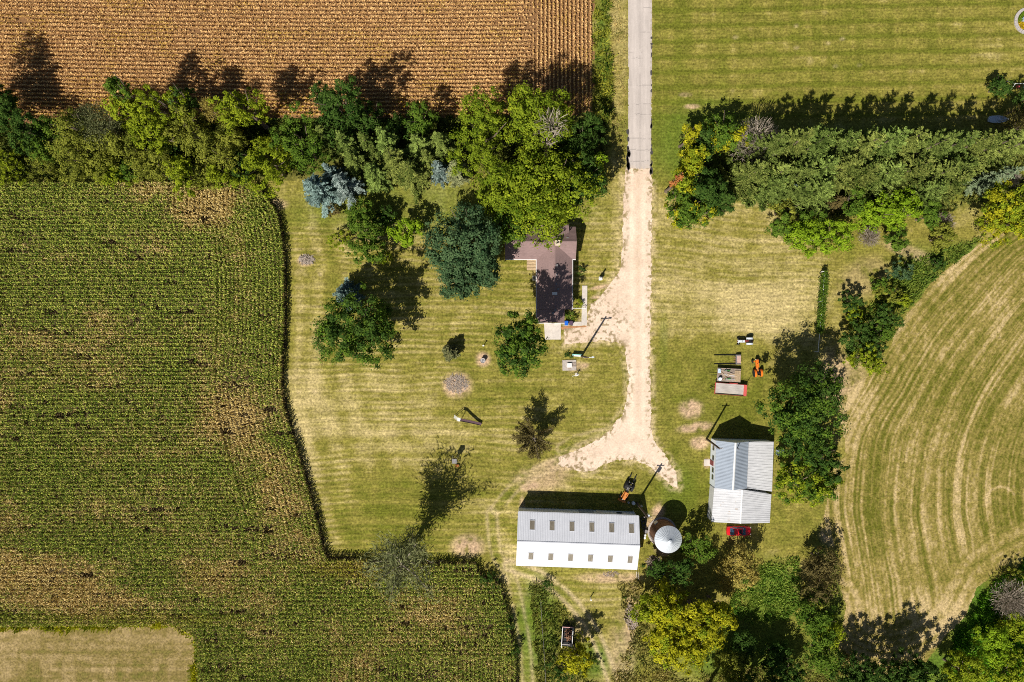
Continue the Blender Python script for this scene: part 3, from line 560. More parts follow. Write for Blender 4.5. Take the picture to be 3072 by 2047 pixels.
def conifer(r, h, pal, up=0.0, drop=.25, whorls=15, nb=9, dense=1.0, base=.08):
    c1, c2 = [np.array(q) for q in PAL[pal]]; c2 = c2 * NR.uniform(.7, 1.1) * np.array([NR.uniform(.88, 1.1), 1, 1]); C = []; T = []; W = []; Ln = []; K = []
    for w_ in range(whorls):
        f = (w_ + .5) / whorls; z = h * (base + (1 - base) * (1 - f) ** 1.0) if False else h * (1 - (1 - base) * f); Lb = r * (0.10 + .90 * f ** .8) * NR.uniform(.85, 1.1)
        for b in range(int(nb * (.6 + .5 * f))):
            a = NR.uniform(0, 6.28); L_ = Lb * NR.uniform(.7, 1.12); d = np.array([math.cos(a), math.sin(a), 0]); m = max(4, int(L_ * 7.5 * dense)); s = np.linspace(.12, 1, m)
            z1 = z + (-drop * s + (up + .18) * s ** 2) * L_
            p = d[None] * (s * L_)[:, None]; p[:, 2] = z1; side = np.array([-d[1], d[0], 0]); kb = NR.random()
            for sg in (-1, 1, 0):
                tw = unit(d * .9 + side * sg * 1.0 + [0, 0, up * 1.2 - .1]); ll = (.75 if sg else .5) * (.35 + .5 * L_ / r) * (1.12 - .55 * s) * NR.uniform(.7, 1.2, m) * min(1.25, r / 2.6)
                C.append(p + tw * ll[:, None] * .5 + NR.normal(0, .04, (m, 3))); T.append(np.repeat(tw[None], m, 0) + NR.normal(0, .16, (m, 3))); Ln.append(ll); K.append(np.full(m, kb * .7 - .1) + NR.uniform(0, .45, m))
    # leader
    C = np.concatenate(C); T = unit(np.concatenate(T)); Ln = np.concatenate(Ln); K = np.concatenate(K); n = len(C)
    nrm = unit(np.cross(T, NR.normal(0, 1, (n, 3))) + [0, 0, .6]); b = unit(np.cross(T, nrm)); wv = (NR.uniform(.06, .12, n))[:, None]; hl = (Ln * .5)[:, None]
    Q = np.stack([C - T * hl - b * wv, C - T * hl + b * wv, C + T * hl + b * wv * .5, C + T * hl - b * wv * .5], 1)
    Q[:, :, 2] = np.maximum(Q[:, :, 2], .05)
    return quads_mesh('crown', Q, lerp(c1, c2, np.clip(K, 0, 1)))
def twiggy(r, h, pal, n=900, zc=None, leafpal=None, leaves=0, leaf=.22, lng=.9, wid=.035):
    zc = zc or .55 * h; c1, c2 = [np.array(q) for q in PAL[pal]]; d = rand_dir(n, .55); rad = NR.uniform(.2, 1, n) ** .6; c = d * rad[:, None] * [r, r, (h - zc)]; c[:, 2] += zc
    T = unit(d + NR.normal(0, .35, (n, 3)) + [0, 0, .25]); hl = (lng * NR.uniform(.4, 1.1, n))[:, None] * .5; b = unit(np.cross(T, NR.normal(0, 1, (n, 3)))); wv = (wid * NR.uniform(.6, 1.4, n))[:, None]
    Q = np.stack([c - T * hl - b * wv, c - T * hl + b * wv, c + T * hl + b * wv * .4, c + T * hl - b * wv * .4], 1); col = lerp(c1, c2, NR.random(n))
    if leaves:
        j = NR.integers(0, n, leaves); e = c[j] + T[j] * hl[j] * NR.uniform(-1, 1.2, (leaves, 1)) + NR.normal(0, .14, (leaves, 3)); Q2 = leaf_quads(e, rand_dir(leaves, .3), np.full(leaves, leaf), .45); l1, l2 = [np.array(q) for q in PAL[leafpal]]
        Q = np.concatenate([Q, Q2]); col = np.concatenate([col, lerp(l1, l2, NR.random(leaves))])
    Q[:, :, 2] = np.maximum(Q[:, :, 2], .05)
    return quads_mesh('crown', Q, col)
def feathery(r, h, pal, limbs=22, per=260, leaf=.28, sig=.34):
    c1, c2 = [np.array(q) for q in PAL[pal]]; Q = []; C = []; mb = MB()
    mb.tube([(0, 0, -.05), (.1, .05, .3 * h), (.0, .2, .62 * h), (.2, .1, .9 * h)], [.02 * h, .015 * h, .009 * h, .02], 7)
    for i in range(limbs):
        a = NR.uniform(0, 6.28); z0 = h * NR.uniform(.22, .72); e = r * NR.uniform(.55, 1.05); z1 = min(h, z0 + h * NR.uniform(.18, .42)); d = np.array([math.cos(a), math.sin(a), 0]); p0 = np.array([0, 0, z0]); p2 = d * e + [0, 0, z1]; p1 = d * e * .45 + [0, 0, z0 + (z1 - z0) * .3]
        mb.tube([p0, p1, p2], [.010 * h * .6, .006 * h, .015], 5)
        n = int(per * NR.uniform(.5, 1.3)); t = NR.uniform(.18, 1.05, n) ** .8; u = t[:, None]; p = (1 - u) ** 2 * p0 + 2 * u * (1 - u) * p1 + u * u * p2; off = NR.normal(0, 1, (n, 3)) * [1, 1, .8] * (sig * (1.5 - t * .6))[:, None] * (r / 4)
        T = unit(d * .6 + NR.normal(0, .5, (n, 3)) + [0, 0, -.15]); b = unit(np.cross(T, NR.normal(0, 1, (n, 3)))); hl = (leaf * NR.uniform(.5, 1.2, n))[:, None]; wv = hl * .26; c = p + off
        Q.append(np.stack([c - T * hl - b * wv, c - T * hl + b * wv, c + T * hl + b * wv * .5, c + T * hl - b * wv * .5], 1)); C.append(lerp(c1, c2, np.clip(NR.uniform(.0, .5) + NR.uniform(0, .55, n), 0, 1)))
    return quads_mesh('crown', np.concatenate(Q), np.concatenate(C)), mb
def feather_tree(x, y, r, h, pal, label, **kw):
    p = D(x, y, .62 * h); p.z = 0; o = root('tree', label, 'tree', p); me, mb = feathery(r, h, pal, **kw); link('crown', me, M['foliage'], o); mb.build('trunk', M['deadwood'], o)
def tree(kind, x, y, r, h, pal, label, group=None, name=None, cat='tree', **kw):
    zf = kw.pop('zf', .62); zc = {'con': .45, 'pine': .5, 'twig': .55, 'wisp': .62, 'shrub': .5}.get(kind, zf) * h
    p = D(x, y, zc); p.z = 0
    if kind in ('b', 'broad', 'shrub'): r = r * 1.12
    nm = name or {'con': 'spruce_tree', 'pine': 'pine_tree', 'twig': 'bare_tree', 'shrub': 'shrub'}.get(kind, 'tree')
    o = root(nm, label, cat, p, 0, group)
    if kind == 'con': me = conifer(r, h, pal, **kw); link('crown', me, M['needles'], o); MB().tube([(0, 0, -.05), (0, 0, .5 * h), (0, 0, .98 * h)], [.02 * h, .012 * h, .02], 7).build('trunk', M['bark'], o)
    elif kind == 'pine': me = conifer(r, h, pal, up=.35, drop=.05, whorls=15, nb=11, **kw); link('crown', me, M['needles'], o); MB().tube([(0, 0, -.05), (0, 0, .5 * h), (0, 0, .98 * h)], [.018 * h, .012 * h, .02], 7).build('trunk', M['bark'], o)
    elif kind == 'twig': me = twiggy(r, h, pal, **kw); link('crown', me, M['foliage'], o); trunk_mb(r, h, .5 * h, 9, .018 * h + .03, .8).build('trunk', M['deadwood'] if pal == 'GB' else M['bark'], o)
    elif kind == 'wisp': me = twiggy(r, h, pal, zc=.62 * h, **kw); link('crown', me, M['foliage'], o); trunk_mb(r, h, .6 * h, 9, None, .8).build('trunk', M['deadwood'], o)
    elif kind == 'shrub':
        kw.setdefault('leaf', .22); kw.setdefault('clump', .4); me, _ = broad(r, h, pal, zf=.5, **kw); link('crown', me, M['foliage'], o); trunk_mb(r, h, .4 * h, 5, .05, .6).build('trunk', M['bark'], o)
    else: me, _ = broad(r, h, pal, zf=zf, **kw); link('crown', me, M['foliage'], o); trunk_mb(r, h, zc, 7).build('trunk', M['bark'], o)
    return o
W = 'trees of the west windbreak'
# (the big windbreak between the soybeans and the corn)
for a in [
 ('b', -112, 212, 5.0, 16, 'DG', 'dark tree at the far west end whose shadow falls on the soybeans'),
 ('b', -4, 246, 4.6, 9, 'DG', 'dark shaded tree in the west windbreak, farthest from the road'),
 ('b', 72, 304, 3.2, 9, 'DG', 'dark green tree with thin top, first in the west windbreak'),
 ('b', 126, 318, 3.0, 8.5, 'MG', 'small mid green tree left of the tall olive one in the windbreak'),
 ('b', 88, 344, 3.0, 7, 'MG', 'low leafy tree beside the dark gap near the corn corner'),
 ('s', 22, 388, 3.6, 4.5, 'YG', 'yellow green bush at the corn field edge, farthest from the road'),
 ('s', 100, 391, 3.4, 5, 'OL', 'olive bush between the corn and the dark windbreak trees'),
 ('b', 172, 290, 3.3, 15, 'OL', 'tall narrow olive tree left of the grey willow'),
 ('b', 172, 362, 3.8, 10, 'OL', 'olive tree in front of the tall narrow one, close to the corn'),
 ('b', 232, 372, 3.8, 9, 'OL', 'dull olive tree just below the grey willow'),
 ('b', 282, 208, 2.3, 17, 'MG', 'tallest slim green tree standing out over the soybeans'),
 ('b', 289, 258, 2.8, 13, 'YG', 'yellow green tree directly below the slim tall one'),
 ('b', 322, 243, 2.8, 13.5, 'YG', 'bright tree just right of the slim tall one'),
 ('b', 386, 250, 3.2, 14.5, 'YG', 'yellow green tree with a flat top beside the dark notch'),
 ('b', 414, 228, 2.2, 15, 'DG', 'dark thin treetop on the soybean side of the windbreak'),
 ('b', 430, 276, 2.7, 13, 'OL', 'olive treetop above the fallen pale branch'),
 ('b', 344, 306, 4.0, 13, 'YG', 'round yellow green crown left of the fallen pale branch'),
 ('b', 289, 342, 3.4, 11, 'OL', 'olive tree right of the grey willow and below the slim one'),
 ('b', 402, 299, 2.6, 11, 'OL', 'small olive crown touching the fallen pale branch'),
 ('b', 256, 396, 3.2, 8, 'YG', 'yellow green tree drooping over the green corn'),
 ('b', 296, 396, 2.4, 7, 'MG', 'small deep green tree beside the first tan corn patch'),
 ('b', 346, 386, 4.0, 9, 'OL', 'wide olive tree leaning over the tan corn patch'),
 ('b', 416, 404, 3.2, 9.5, 'YG', 'yellow green tree hanging lowest over the corn'),
 ('b', 452, 320, 3.0, 11, 'OL', 'olive crown right of the dark hollow in the windbreak'),
 ('b', 402, 362, 3.6, 6.5, 'DG', 'dark low tree filling the hollow in the windbreak'),
 ('b', 494, 350, 4.0, 12, 'OL', 'broad pale olive tree at the middle of the windbreak'),
 ('b', 562, 250, 3.9, 15.5, 'YG', 'bright lime tree by the trunk shadow on the soybeans'),
 ('b', 616, 376, 4.9, 12, 'YG', 'large round yellow green tree at the corn field corner'),
 ('b', 530, 312, 2.8, 10, 'OL', 'small olive tree between the two bright lime crowns'),
 ('b', 513, 408, 2.4, 8, 'YG', 'small bright tree rising from the edge of the tan corn'),
 ('b', 466, 398, 2.6, 7.5, 'OL', 'olive sapling crown over the tan corn patch'),
 ('b', 556, 392, 2.6, 6, 'DG', 'low dark tree left of the large round yellow green one'),
 ('b', 690, 326, 4.5, 13, 'MG', 'deep green tree next to the corn field corner tree'),
 ('b', 784, 250, 4.8, 15, 'DG', 'big dark glossy tree jutting into the soybeans'),
 ('b', 742, 232, 2.3, 14, 'DG', 'small dark crown left of the big glossy tree'),
 ('b', 846, 266, 3.6, 10, 'DG', 'dark shaded tree right of the big glossy one'),
 ('b', 966, 274, 2.9, 9, 'MG', 'lone small bright tree behind the spruces'),
 ('b', 915, 290, 2.6, 7, 'DG', 'small dark tree hidden behind the spruces'),
]:
    k = {'b': 'broad', 's': 'shrub'}[a[0]]
    hs, rs = (1.18, 1.1) if a[4] >= 9 else (1.0, 1.1)
    tree(k, a[1], a[2], a[3] * rs, a[4] * hs, a[5], a[6], W if k == 'broad' else None, **({'airy': .25, 'dens': .8} if a[5] == 'OL' else {}))
tree('wisp', 231, 292, 4.0, 13, 'GG', 'grey green feathery willow in the west windbreak', W, name='willow_tree', n=2600, leafpal='GG', leaves=7000, leaf=.24, lng=1.0, wid=.03)
tree('wisp', 495, 258, 2.0, 12, 'TN', 'thin tan half bare treetop left of the bright lime tree', W, n=500, leafpal='TN', leaves=1600, leaf=.26)
G = 'olive spruces northwest of the house'
for i, (x, y, r, h, lab) in enumerate([(757, 322, 2.6, 14, 'olive spruce at the west end of the yard spruces'), (800, 336, 2.9, 14, 'second olive spruce from the west, behind the blue spruces'), (819, 374, 3.3, 13, 'wide olive spruce just above the blue spruces'),
        (849, 338, 2.7, 14.5, 'olive spruce below the big dark glossy tree'), (890, 328, 2.9, 15, 'tall spiky olive spruce pointing at the shaded soybeans'), (908, 374, 3.5, 14, 'large pale olive spruce in the middle of the clump'), (945, 398, 3.7, 13.5, 'broad olive spruce beside the sunny grass gap'),
        (966, 341, 3.0, 14, 'olive spruce below the lone small bright tree'), (862, 404, 2.9, 12, 'low olive spruce over the dark shade'), (1014, 338, 3.2, 14, 'olive spruce touching the big oak'), (985, 372, 2.6, 12, 'small olive spruce left of the slim blue one')]):
    tree('con', x, y, r, h, 'SP', lab, G)
tree('con', 1050, 396, 2.7, 12, 'PSP', 'pale silvery spruce between the slim blue spruce and the oak', G)
B = 'blue spruces'
tree('con', 1010, 394, 2.2, 12, 'BL', 'slim blue spruce beside the pale silvery one', B)
tree('con', 732, 436, 3.7, 13, 'BL', 'large blue spruce at the lawn edge', B, dense=1.2)
tree('con', 794, 428, 3.4, 11.5, 'BL', 'blue spruce half in shade, right of the large one', B, dense=1.2)
tree('con', 764, 398, 2.0, 11, 'BL', 'small blue spruce top between the two large ones', B)
tree('con', 795, 676, 3.0, 9, 'BL', 'small blue spruce tucked against the round lawn tree', B, dense=1.3)
tree('shrub', 768, 480, 1.6, 3, 'BR', 'purple brown bush below the blue spruces', cat='bush')
tree('b', 827, 498, 2.8, 7, 'MG', 'small green tree between the purple bush and dark shade'); tree('b', 835, 540, 4.6, 8.5, 'MG', 'rounded light green tree at the edge of the lawn'); tree('b', 934, 530, 3.3, 8, 'LIME', 'lime green tree tucked left of the bluish oak')
tree('shrub', 782, 552, 2.4, 4, 'YG', 'yellow green bush at the lawn by the bare stakes', cat='bush'); tree('shrub', 878, 590, 2.0, 3, 'YG', 'yellow bush in front of the rounded light green tree', cat='bush'); tree('b', 880, 500, 2.6, 5, 'DG', 'dark small tree in the shade under the spruces')
O = 'big oaks around the house'
tree('b', 1066, 552, 7.3, 17, 'BG', 'huge bluish green oak left of the house', O, leaf=.42, lobes=11, clump=.75)
tree('b', 1048, 648, 4.6, 14, 'BG', 'bluish green oak crown reaching lowest over the lawn', O, leaf=.42, clump=.75)
tree('b', 1112, 618, 4.0, 14, 'BG', 'bluish green crown close to the house wall', O, leaf=.42, clump=.75)
tree('b', 1106, 318, 6.3, 19, 'OK', 'tall oak beside the spruces, smooth green crown', O, lobes=9, dens=1.1, leaf=.34)
tree('b', 1238, 274, 6.0, 20, 'OK', 'oak with dead branches showing on its soybean side', O, lobes=9, leaf=.42, clump=.85, accent='YG', acc=.25)
tree('b', 1262, 436, 8.3, 19, 'OK', 'largest oak, green and yellow, overhanging the house roof', O, lobes=12, leaf=.44, clump=.9, accent='YG', acc=.3)
tree('b', 1150, 428, 5.3, 17, 'OK', 'middle oak between the silvery spruce and the largest oak', O, leaf=.4, clump=.8)
tree('b', 1336, 398, 5.0, 15, 'DG', 'dark green oak nearest the road', O, leaf=.42, clump=.85, accent='YG', acc=.12)
tree('b', 1335, 322, 4.2, 9, 'DG', 'shaded dark tree between the oaks and the road', O); tree('b', 1376, 372, 1.6, 11, 'LIME', 'small lime treetop at the road side of the oaks', O); tree('b', 1170, 520, 4.0, 13, 'MG', 'oak crown over the left end of the house roof', O, leaf=.4)
tree('twig', 1262, 318, 2.6, 20.5, 'GB', 'dead grey branches poking out of the oak', n=160, lng=1.6, wid=.06, zc=18.5)
tree('b', 812, 754, 7.3, 16, 'DG', 'round dark tree standing alone on the west lawn', leaf=.42, lobes=11, clump=.8, accent='MG', acc=.5); tree('b', 1186, 792, 5.2, 20, 'DG', 'dark tree beside the patio', leaf=.42, clump=.75, accent='MG', acc=.5, zf=.78)
tree('con', 1036, 810, 2.0, 4.5, 'GG', 'round grey green dwarf spruce on the lawn by the burn barrel', name='dwarf_spruce', whorls=14, nb=13, dense=1.6, drop=.05)
feather_tree(1227, 1006, 3.9, 7.5, 'BR', 'brown feathery small tree near the fork of the driveway', limbs=30, per=190, leaf=.24, sig=.26)
feather_tree(928, 1292, 6.2, 19, 'GG', 'tall sparse cottonwood leaning over the corn corner', limbs=30, per=170, leaf=.34, sig=.5)
tree('shrub', 1128, 1340, 2.1, 3.2, 'DG', 'dark bush at the corner of the corn behind the barn', cat='bush'); tree('shrub', 1172, 1436, 1.5, 3, 'DG', 'dark clump added as corn edge shadow, upper of two', cat='bush'); tree('shrub', 1184, 1494, 1.6, 3, 'DG', 'dark clump added as corn edge shadow, lower of two', cat='bush'); tree('shrub', 1256, 1344, 1.1, 2.4, 'DG', 'small dark round bush behind the barn by the track', cat='bush')  # the two clumps on the corn edge are added for the corn's shadow
tree('b', 1326, 1508, 3.3, 8, 'YE', 'yellow green tree beside the old wagon box'); tree('shrub', 1286, 1538, 3.0, 3.5, 'DG', 'dark bush below the yellow tree at the picture foot', cat='bush'); tree('shrub', 1364, 1527, 1.9, 2, 'MG', 'low bright green bush right of the old wagon box', cat='bush')
# east of the road
E = 'trees east of the paved road'
for (x, y, r, h, p, lab) in [(1662, 298, 4.1, 11, 'MG', 'bright green tree at the shaded end of the meadow'), (1584, 312, 1.9, 11, 'YE', 'small yellow crown with white dead twigs'), (1614, 336, 2.8, 10, 'DG', 'dark tree under the small yellow crown'), (1588, 370, 3.0, 12, 'YG', 'yellow green tree opposite the end of the tarmac'),
                             (1574, 412, 2.6, 12, 'YG', 'yellow green crown next to the orange leaves'), (1622, 424, 4.2, 13, 'DG', 'dark green tree left of the pines'), (1568, 468, 4.2, 13, 'MG', 'green tree closest to the gravel driveway'), (1660, 474, 2.7, 9, 'DG', 'dark round tree by the pale lawn'), (1612, 488, 3.2, 10, 'MG', 'lowest green tree of the clump by the driveway')]:
    tree('b', x, y, r, h, p, lab, E, leaf=.42, clump=.75, **({'accent': 'YE', 'acc': .3} if p in ('YG', 'MG') else {}))
tree('b', 1556, 416, 1.2, 13.5, 'OR', 'orange autumn sapling among the green trees by the driveway', E)
tree('twig', 1733, 328, 4.3, 12, 'GB', 'bare pale grey tree at the west end of the pines', n=1700, lng=1.2, wid=.05)
ORD = ['first', 'second', 'third', 'fourth', 'fifth', 'sixth', 'seventh', 'eighth', 'ninth', 'tenth', 'eleventh', 'twelfth', 'thirteenth', 'fourteenth']
k = random.Random(3)
for i in range(12): tree('pine', 1762 + i * 50 + k.uniform(-7, 7), 344 + k.uniform(-6, 6), 4.3 * k.uniform(.9, 1.1), 18 * k.uniform(.92, 1.06), 'SP', ORD[i] + ' pine from the road in the meadow side row', 'pines of the east windbreak')
for i in range(10): tree('pine', 1716 + i * 52 + k.uniform(-8, 8), 402 + k.uniform(-7, 7), 4.4 * k.uniform(.9, 1.1), 14.5 * k.uniform(.9, 1.06), 'SP', ORD[i] + ' pine from the road in the house side row', 'pines of the east windbreak')
for i, (x, y) in enumerate([(1770, 432), (1822, 446), (1872, 442), (2120, 446), (2175, 424)]): tree('pine', x, y, 3.9, 12.5, 'SP', ORD[i] + ' pine from the road in the short lowest row', 'pines of the east windbreak')
tree('con', 2279, 412, 2.5, 14, 'GS', 'pale green leaning spruce at the east end of the pines'); tree('con', 1806, 440, 1.1, 9, 'BL', 'small blue tipped spruce among the pines', B)
L_ = 'bright green trees below the pines'
for (x, y, r, h, p, lab) in [(1798, 528, 3.0, 8, 'MG', 'deep green bushy tree at the lawn corner'), (1856, 548, 4.0, 9, 'LIME', 'lime tree nearest the lawn'), (1914, 542, 4.0, 9, 'LIME', 'lime tree left of the grey thicket'), (2012, 484, 4.0, 10, 'LIME', 'lime tree above the grey thicket'), (2076, 488, 4.2, 10, 'LIME', 'lime tree farthest from the road'),
                             (1960, 466, 2.6, 9, 'MG', 'small green tree in the shade below the pines'), (2064, 552, 2.4, 6, 'MG', 'small leafy tree below the lime trees'), (2142, 494, 2.9, 8, 'MG', 'green tree between the lime trees and the mown gap'), (2166, 546, 2.8, 6, 'OL', 'olive bushy tree at the top of the hedgerow'), (1806, 480, 3.0, 8, 'OL', 'brownish olive tree below the pines'), (1868, 506, 2.8, 7, 'MG', 'low green tree between the two lime ones')]:
    tree('b', x, y, r, h, p, lab, L_)
tree('twig', 2166, 514, 2.1, 4, 'GB', 'grey leafless thicket by the mown gap', cat='thicket', n=800); tree('twig', 1998, 545, 2.0, 3.6, 'GB', 'grey leafless thicket between the lime trees', cat='thicket', n=800); tree('con', 1920, 466, 1.8, 7, 'BR', 'small brown dying conifer in the shade')
tree('b', 2318, 494, 5.6, 12, 'YE', 'broad yellow tree at the corner of the hay field', accent='YG', acc=.5); tree('b', 2372, 505, 4.5, 11, 'YG', 'yellow green tree cut by the picture edge', accent='YE', acc=.4)
tree('twig', 2340, 296, 4.0, 8, 'BR', 'reddish bare tree behind the rowing boat', n=1700, lng=1.1, wid=.045); tree('b', 2302, 196, 2.3, 5.5, 'DG', 'small dark tree beside the swing set'); tree('b', 2362, 240, 3.0, 8, 'DG', 'dark tree right of the swing set'); tree('twig', 2322, 412, 1.6, 4, 'GB', 'grey bare bush beside the pale leaning spruce', cat='bush', n=500)
HG = 'bushes of the hedgerow'
for (x, y, r, h, p, lab) in [(1955, 694, 2.5, 6, 'DG', 'dark upright bush alone on the mown grass'), (1962, 722, 2.3, 3, 'YG', 'yellow green bush just below the upright dark one'), (2072, 618, 2.6, 5, 'BG', 'grey green bush nearest the bare path'), (2020, 662, 2.2, 4, 'MG', 'green bush above the two tall hedgerow bushes'), (2046, 676, 2.7, 4, 'OL', 'olive bush in the upper hedgerow'), (2078, 690, 1.6, 3.5, 'YG', 'small yellow bush close to the hay field'),
                             (2036, 732, 2.8, 6.5, 'DG', 'dark bush in the middle of the hedgerow'), (1982, 748, 2.6, 6, 'DG', 'dark bush facing the lawn'), (2024, 760, 3.0, 5, 'MG', 'broad green bush on the hay field side'), (1956, 782, 2.5, 6, 'DG', 'dark bush touching the big tree shadow'), (2010, 790, 2.5, 5.5, 'DG', 'dark bush in the lower hedgerow'), (1980, 822, 2.6, 6, 'YG', 'yellow green bush near the hedgerow foot'), (2012, 838, 2.5, 4, 'YG', 'yellowish bush at the hedgerow foot by the hay'), (2156, 606, 1.8, 4, 'DG', 'small dark bush in the tall grass')]:
    tree('shrub', x, y, r, h, p, lab, HG, cat='bush', leaf=.30)
tree('b', 1862, 946, 8.2, 15.5, 'DG', 'large dark tree behind the white shed', leaf=.42, lobes=12, clump=.75, accent='MG', acc=.5); tree('b', 1836, 1112, 5.9, 11, 'MG', 'green and yellow tree hanging over the shed roof', leaf=.42, accent='YG', acc=.45); tree('b', 1888, 1050, 4.2, 12, 'DG', 'dark tree between the large one and the hay field', leaf=.42, accent='MG', acc=.4)
SE = 'trees of the lower thicket'
for (x, y, r, h, p, lab) in [(1534, 1396, 4.0, 12, 'YE', 'greenish yellow tree at the back of the yellow clump'), (1612, 1424, 4.8, 13.5, 'YE', 'golden yellow tree beside the brown thicket'), (1574, 1492, 5.0, 13, 'YE', 'brightest golden tree, lowest in the clump'), (1650, 1400, 2.9, 10, 'YE', 'small golden tree at the right of the clump'), (1484, 1398, 3.2, 8.5, 'YG', 'yellow green tree next to the log pile'), (1530, 1462, 3.6, 11, 'YE', 'golden tree on the left of the clump'),
                             (1556, 1312, 2.9, 9, 'DG', 'dark tree between the grain bin and the brown thicket'), (1506, 1310, 2.2, 6, 'DG', 'small dark tree below the grain bin'), (1604, 1262, 2.8, 8.5, 'MG', 'dark green tree left of the red car'), (1704, 1494, 3.4, 5, 'DG', 'dark tree in the shaded bottom thicket'), (1776, 1510, 3.6, 6, 'DG', 'dark tree right of the shaded bottom thicket'), (1684, 1540, 3.6, 6, 'OL', 'olive tree at the foot of the picture below the golden trees'),
                             (1872, 1424, 4.3, 9, 'MG', 'green tree at the hay field edge below the brown brush'), (1900, 1458, 3.2, 8, 'YG', 'yellow green tree beside the lower hay field'), (1893, 1510, 3.8, 8, 'MG', 'green tree at the lower corner of the hay field'), (1810, 1550, 4.0, 8, 'DG', 'dark tree at the bottom between thicket and hay field')]:
    tree('b', x, y, r, h, p, lab, SE, leaf=.42 if p == 'YE' else .36, clump=.75, **({'accent': 'YG', 'acc': .15, 'dens': 1.2} if p == 'YE' else {}))
tree('b', 1696, 1300, 4.0, 8, 'TN', 'tan leaved tree below the red car', SE, dens=.85, airy=.25, leaf=.36, lobes=9); tree('b', 1672, 1346, 2.0, 4.5, 'TN', 'low tan bush next to the golden trees', dens=.6, airy=.3, cat='bush', name='shrub')
tree('b', 1890, 1290, 3.7, 7.5, 'BR', 'dark brown brush at the hay field edge, upper of two', dens=.6, airy=.3, lobes=9, cat='brush', name='brush'); tree('b', 1882, 1352, 3.5, 7, 'BR', 'dark brown brush at the hay field edge, lower of two', dens=.6, airy=.3, lobes=9, cat='brush', name='brush', accent='OL', acc=.3)
tree('twig', 1886, 1318, 3.6, 7, 'BR', 'leafless twigs standing among the brown brush by the hay', n=900, lng=1.2, wid=.045, cat='brush', name='brush')
tree('b', 1668, 1640, 5.5, 17, 'DG', 'tall dark tree below the picture foot shading the thicket', SE); tree('b', 1752, 1650, 5.5, 18, 'DG', 'second tall dark tree below the picture foot shading the thicket', SE)
FS = 'trees along the foot of the hay field'
for (x, y, r, h, p, lab) in [(1962, 1562, 4.3, 10, 'DG', 'first dark tree at the foot of the hay field'), (2022, 1572, 4.8, 10, 'DG', 'second dark tree at the foot of the hay field'), (2080, 1568, 4.8, 10.5, 'DG', 'third dark tree at the foot of the hay field'), (2112, 1564, 4.8, 12.5, 'DG', 'tallest dark tree at the foot of the hay field'), (2214, 1548, 4.6, 9, 'YG', 'yellow green tree at the bottom of the grassy slope'), (2320, 1546, 4.6, 8, 'YG', 'yellow green tree in the lowest corner of the slope'), (2290, 1482, 4.2, 7, 'LIME', 'broad green tree on the grassy slope'), (2340, 1440, 3.4, 6, 'YG', 'yellow green tree halfway up the slope')]:
    tree('b', x, y, r, h, p, lab, FS)
tree('twig', 2326, 1378, 3.8, 5.5, 'GB', 'bare grey brushwood on the grassy slope', n=1500, lng=1.2, wid=.045, cat='brush', name='brush'); tree('shrub', 2334, 1328, 2.4, 4, 'OL', 'olive bush at the top of the grassy slope', cat='bush')
lg = root('fallen_branch', 'pale fallen branch caught in the windbreak crowns', 'branch', D(385, 322, 6.2))
MB().tube([D(366, 327, 9.2), D(380, 323, 9.8), D(398, 325, 9.9), D(412, 330, 10.0)], [.10, .09, .07, .03], 6).tube([D(394, 324, 9.9), D(400, 316, 10.6)], [.06, .02], 5).build('branch', M['bark'], lg, True)

# ------------------------------------------------------------------ long white barn
def rot2(o, rz): return Matrix.Rotation(rz, 4, 'Z')
bn = root('barn', 'long white metal barn with twelve roof skylights', 'barn', (11.9, -36.25, 0), R(-2.0))
Lh, Wh, ZE, ZR = 10.9, 4.78, 4.15, 5.9
mb = MB()
pr = [(-Wh + .12, 0), (Wh - .12, 0), (Wh - .12, ZE - .1), (0, ZR - .12), (-Wh + .12, ZE - .1)]
mb.loft([[(-Lh + .1, y, z) for y, z in pr], [(Lh - .1, y, z) for y, z in pr]])
for i in range(54): x = -Lh + .3 + i * .4; mb.box(x, x + .04, Wh - .12, Wh - .09, .15, ZE - .15)
mb.build('wall', M['wallblue'], bn)
def roof_z(y): return ZR - (ZR - ZE) * abs(y) / Wh
mb = MB()
for s in (1, -1):
    p = [(-Lh - .1, 0, ZR), (Lh + .1, 0, ZR), (Lh + .1, s * (Wh + .12), roof_z(Wh + .12)), (-Lh - .1, s * (Wh + .12), roof_z(Wh + .12))]
    mb.slab(p if s < 0 else p[::-1], .07)
    for i in range(72):
        x = -Lh + .02 + i * .305; mb.slab([(x, s * .12, roof_z(.12) + .03), (x + .07, s * .12, roof_z(.12) + .03), (x + .07, s * (Wh + .1), roof_z(Wh + .1) + .03), (x, s * (Wh + .1), roof_z(Wh + .1) + .03)][::s], .035)
rf = mb.build('roof', M['whitemetal'], bn)
MB().slab([(-Lh - .1, -.16, ZR + .01), (Lh + .1, -.16, ZR + .01), (Lh + .1, 0, ZR + .07), (-Lh - .1, 0, ZR + .07)], .03).slab([(-Lh - .1, 0, ZR + .07), (Lh + .1, 0, ZR + .07), (Lh + .1, .16, ZR + .01), (-Lh - .1, .16, ZR + .01)], .03).build('ridge_cap', M['whitemetal'], rf)
